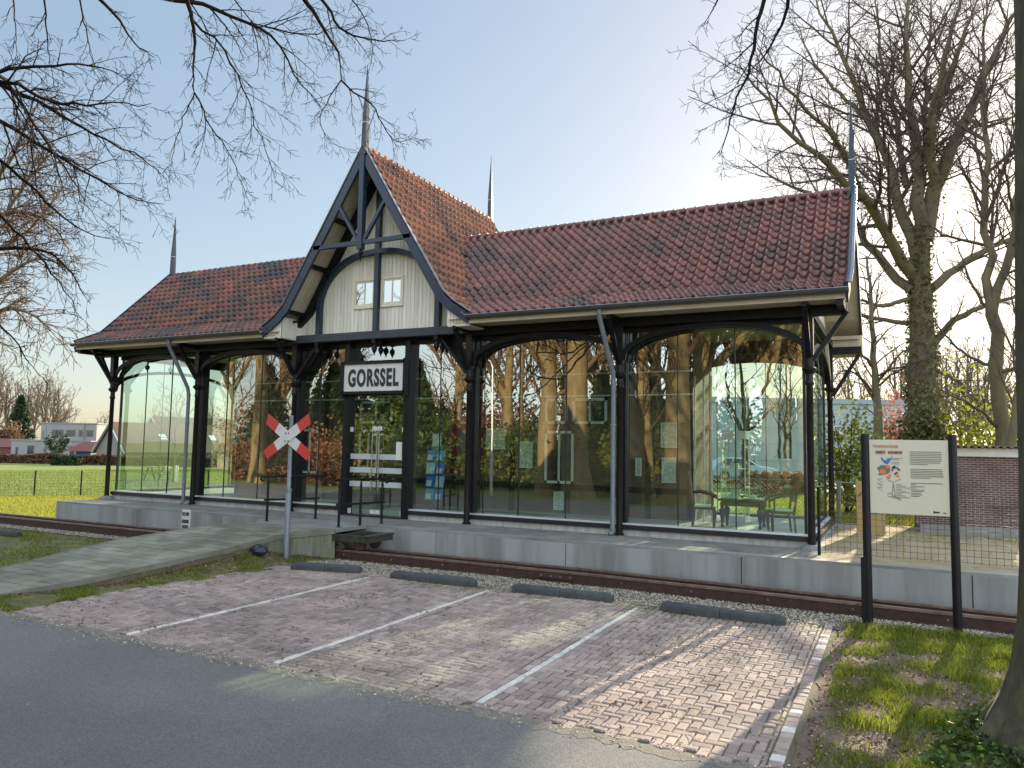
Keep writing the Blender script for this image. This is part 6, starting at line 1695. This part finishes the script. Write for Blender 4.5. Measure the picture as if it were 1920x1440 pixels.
def patchy(rr, n, x0, x1, y0, y1, thr=0.0, sc=1.0, seed=0):
    x = rr.uniform(x0, x1, n); y = rr.uniform(y0, y1, n)
    f = np.zeros(n); q = np.random.default_rng(seed)
    for k in range(7):
        a, b, c = q.normal(size=3); w_ = (1.2 + k * .9) * sc
        f += np.sin(a * w_ * x * 2 + b * w_ * y * 2 + c * 6) / (1 + .25 * k)
    keep = f > thr + rr.normal(size=n) * .6
    return x[keep], y[keep]
rr = np.random.default_rng(100)
x, y = patchy(rr, 170000, 8.02, 11.5, -7.5, -2.35, .4, 1.5, 3)
x = x + rr.normal(size=len(x)) * .05; y = y + rr.normal(size=len(y)) * .05; kk = x > 8.0; x, y = x[kk], y[kk]
x2, y2 = patchy(rr, 60000, 8.02, 11.8, -3.9, -2.36, -.2, 1.5, 4)
kk = rr.random(len(y2)) < np.clip((y2 + 3.7) / .9, 0, 1) ** 1.5; x2, y2 = x2[kk], y2[kk]
k = (np.abs(x - 7.95) > .12); x, y = x[k], y[k]
blades('verge_grass', np.stack([np.concatenate([x, x2]), np.concatenate([y, y2]), np.full(len(x) + len(x2), -.46)], 1), .042, .003, 'grass', 1, .9)
x, y = patchy(rr, 60000, -.9, .9, -6.7, -2.05, .5, 1.6, 5)
k = (x > np.interp(y, [a for a, b in NEAR], [b for a, b in NEAR]) + .03) & (x < np.interp(y, [-6.7, -5.5, -2.6], [.3, .33, .78]))
blades('strip_grass', np.stack([x[k], y[k], mound_z(x[k], y[k])], 1), .035, .0035, 'grass', 2)
x, y = patchy(rr, 70000, -16, -1.6, -7, -2.25, .2, .8, 6)
k = x < np.interp(y, [a for a, b in FAR], [b for a, b in FAR]) - .05
blades('ramp_grass', np.stack([x[k], y[k], np.full(k.sum(), -.467)], 1), .035, .005, 'grass', 3)
x = -7.65 - 45 * rr.uniform(0, 1, 240000) ** 1.6; y = -1.0 + 48 * rr.uniform(0, 1, 240000) ** 1.3
nf = np.array([-.8, .6]); q = (x - FA.x) * nf[0] + (y - FA.y) * nf[1]; far_ = q > -.15
blades('field_grass', np.stack([x, y, ground_z(x, y)], 1)[far_], .05, .008, 'grass_far', 4)
xs2 = rr.uniform(-17, -7.6, 90000); ys2 = rr.uniform(-1, 14, 90000); q = (xs2 - FA.x) * nf[0] + (ys2 - FA.y) * nf[1]; k = q < .05 + rr.normal(size=90000) * .12
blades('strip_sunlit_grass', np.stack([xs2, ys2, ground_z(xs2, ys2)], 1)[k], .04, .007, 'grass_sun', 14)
x = rr.uniform(5.2, 13, 40000); y = rr.uniform(4.65, 16, 40000)
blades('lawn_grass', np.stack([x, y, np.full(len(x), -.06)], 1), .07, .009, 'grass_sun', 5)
x, y = patchy(rr, 9000, 7.7, 12, -.9, 3.3, .9, 1.3, 7)
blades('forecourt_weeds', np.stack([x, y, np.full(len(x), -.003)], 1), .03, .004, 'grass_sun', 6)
tx_, ty_ = [], []
for cx, cy, n in ((8.62, -6.35, 420), (8.45, -6.9, 500), (8.9, -6.75, 420), (8.75, -5.35, 260), (8.35, -5.6, 160), (8.5, -4.6, 200), (9.0, -4.1, 240), (8.25, -2.7, 300), (9.05, -2.55, 360), (8.62, -2.6, 260), (9.4, -3.2, 300)):
    tx_.append(rr.normal(cx, .075, n)); ty_.append(rr.normal(cy, .06, n))
tx_, ty_ = np.concatenate(tx_), np.concatenate(ty_)
blades('grass_tufts', np.stack([tx_, ty_, np.full(len(tx_), -.46)], 1), .085, .0034, 'grass', 21, .9)
# moss and weeds in the joints of the bays
x, y = patchy(rr, 16000, .5, 7.9, -6.5, -2.62, 1.9, 1.5, 8); x2 = rr.uniform(.9, 7.9, 5000); y2 = -2.75 + np.abs(rr.normal(size=5000)) * -.22
x = np.concatenate([x, x2]); y = np.concatenate([y, y2]); gx_ = np.round((x - PX0) / W) * W + PX0; gy_ = np.round((y - PY0) / W) * W + PY0
s_ = rr.random(len(x)) < .5; x = np.where(s_, gx_, x) + rr.normal(size=len(x)) * .006; y = np.where(~s_, gy_, y) + rr.normal(size=len(y)) * .006
blades('paving_weeds', np.stack([x, y, np.full(len(x), -.462)], 1), .026, .003, 'grass', 7, 1.2)
# low leafy weeds around the tree foot
C = []
for cx, cy, s0, n in ((9.15, -5.35, .22, 900), (8.95, -5.75, .2, 700), (9.3, -6.1, .25, 900), (9.2, -5.0, .14, 300), (8.75, -6.2, .12, 260)):
    C.append(np.stack([rr.normal(cx, s0 * .6, n), rr.normal(cy, s0 * .6, n), -.44 + np.abs(rr.normal(0, .045, n))], 1))
V, F = leaves_np(rr, np.concatenate(C), .03, 1.3, .4); tag(np_obj('ground_weeds', V, [F], g['leaf_green'], rnd=rr.uniform(0, 1, len(F))), kind='stuff')
# fallen leaves and twigs
def litter(name, C, size, m, seed):
    rr = np.random.default_rng(seed); C = np.asarray(C); n = len(C); an = rr.uniform(0, 6.28, n); s0 = size * rr.uniform(.5, 1.4, n)
    a = np.stack([np.cos(an) * s0, np.sin(an) * s0, rr.normal(size=n) * s0 * .25], 1); b = np.stack([-np.sin(an) * s0 * .55, np.cos(an) * s0 * .55, rr.normal(size=n) * s0 * .25], 1)
    V = np.stack([C - a, C + b, C + a, C - b], 1).reshape(-1, 3); return tag(np_obj(name, V, [np.arange(n * 4).reshape(-1, 4)], g[m], rnd=rr.uniform(0, 1, n)), kind='stuff')
c1 = np.stack([rr.uniform(8.0, 11, 9000), rr.uniform(-7.4, -2.4, 9000), rr.uniform(-.456, -.445, 9000)], 1)
x, y = patchy(rr, 5000, .4, 7.9, -6.6, -2.7, 1.3, .9, 11); c2 = np.stack([x, y, np.full(len(x), -.437)], 1)
yy = rr.uniform(-6.6, -2.1, 2600); xx = np.interp(yy, [a for a, b in NEAR], [b for a, b in NEAR]) + np.abs(rr.normal(0, .12, 2600)) + .02; c3 = np.stack([xx, yy, mound_z(xx, yy) + .008], 1)
x, y = patchy(rr, 9000, .4, 7.9, -6.6, -2.7, .3, 1.2, 12); gxx = np.round((x - PX0) / W) * W + PX0 + rr.normal(size=len(x)) * .008; c5 = np.stack([np.where(rr.random(len(x)) < .6, gxx, x), y, np.full(len(x), -.44)], 1)
litter('joint_debris', c5, .007, 'joint_sand', 5)
litter('fallen_leaves', np.concatenate([c1, c2, c3]), .014, 'leaf_litter', 1)
c1 = np.stack([rr.uniform(8.0, 11, 2500), rr.uniform(-7.4, -2.6, 2500), rr.uniform(-.452, -.44, 2500)], 1)
xx = rr.uniform(.0, 8.3, 1500); c2 = np.stack([xx, -6.66 + rr.normal(0, .07, 1500), np.full(1500, -.437)], 1)
c3 = np.stack([rr.uniform(-.1, .6, 900), rr.uniform(-4.8, -2.1, 900)], 1); c3 = np.concatenate([c3, (mound_z(c3[:, 0], c3[:, 1]) + .008)[:, None]], 1); c3 = c3[c3[:, 0] > np.interp(c3[:, 1], [a for a, b in NEAR], [b for a, b in NEAR]) + .05]
c4 = np.stack([rr.uniform(-3, 8, 260), rr.uniform(-11, -6.8, 260), np.full(260, -.441)], 1)
litter('pale_litter', np.concatenate([c1, c2, c3, c4 * [1, 1, 1]]), .009, 'litter_pale', 2)
lines = []
for k in range(260):
    if k < 150: x, y, z = rr.uniform(8.0, 10.5), rr.uniform(-7.2, -2.6), -.448
    else: x, y, z = rr.uniform(.5, 7.8), rr.uniform(-6.5, -2.8), -.438
    a = rr.uniform(0, 6.28); L_ = rr.uniform(.04, .22) * (1 if k < 150 else .6); d = np.array([math.cos(a), math.sin(a), 0]); p = np.array([x, y, z])
    lines.append((np.array([p, p + d * L_ * .35 + rr.normal(size=3) * .012, p + d * L_ * .7 + rr.normal(size=3) * .012, p + d * L_]), np.array([.004, .0035, .003, .002])))
tag(tubes_mesh('fallen_twigs', lines, g['twig_far']), kind='stuff')
# bag lying against the ramp
p = onz(482, 1030, -.4)
mb = MB(); rng = random.Random(6); vs = []; nb_ = 10
for i in range(5):
    for k in range(nb_):
        a = 2 * math.pi * k / nb_; q = (.1, .11, .09, .05, .015)[i] * rng.uniform(.75, 1.2); vs.append((.22 + q * 1.3 * math.cos(a), -2.98 + q * math.sin(a), -.29 + (.0, .04, .09, .12, .135)[i] * rng.uniform(.85, 1.15)))
mb.add(vs, [(i * nb_ + k, i * nb_ + (k + 1) % nb_, (i + 1) * nb_ + (k + 1) % nb_, (i + 1) * nb_ + k) for i in range(4) for k in range(nb_)] + [tuple(4 * nb_ + k for k in range(nb_))])
tag(mb.build('plastic_bag', g['tarp']), 'crumpled dark blue plastic bag lying against the foot of the ramp', 'bag')
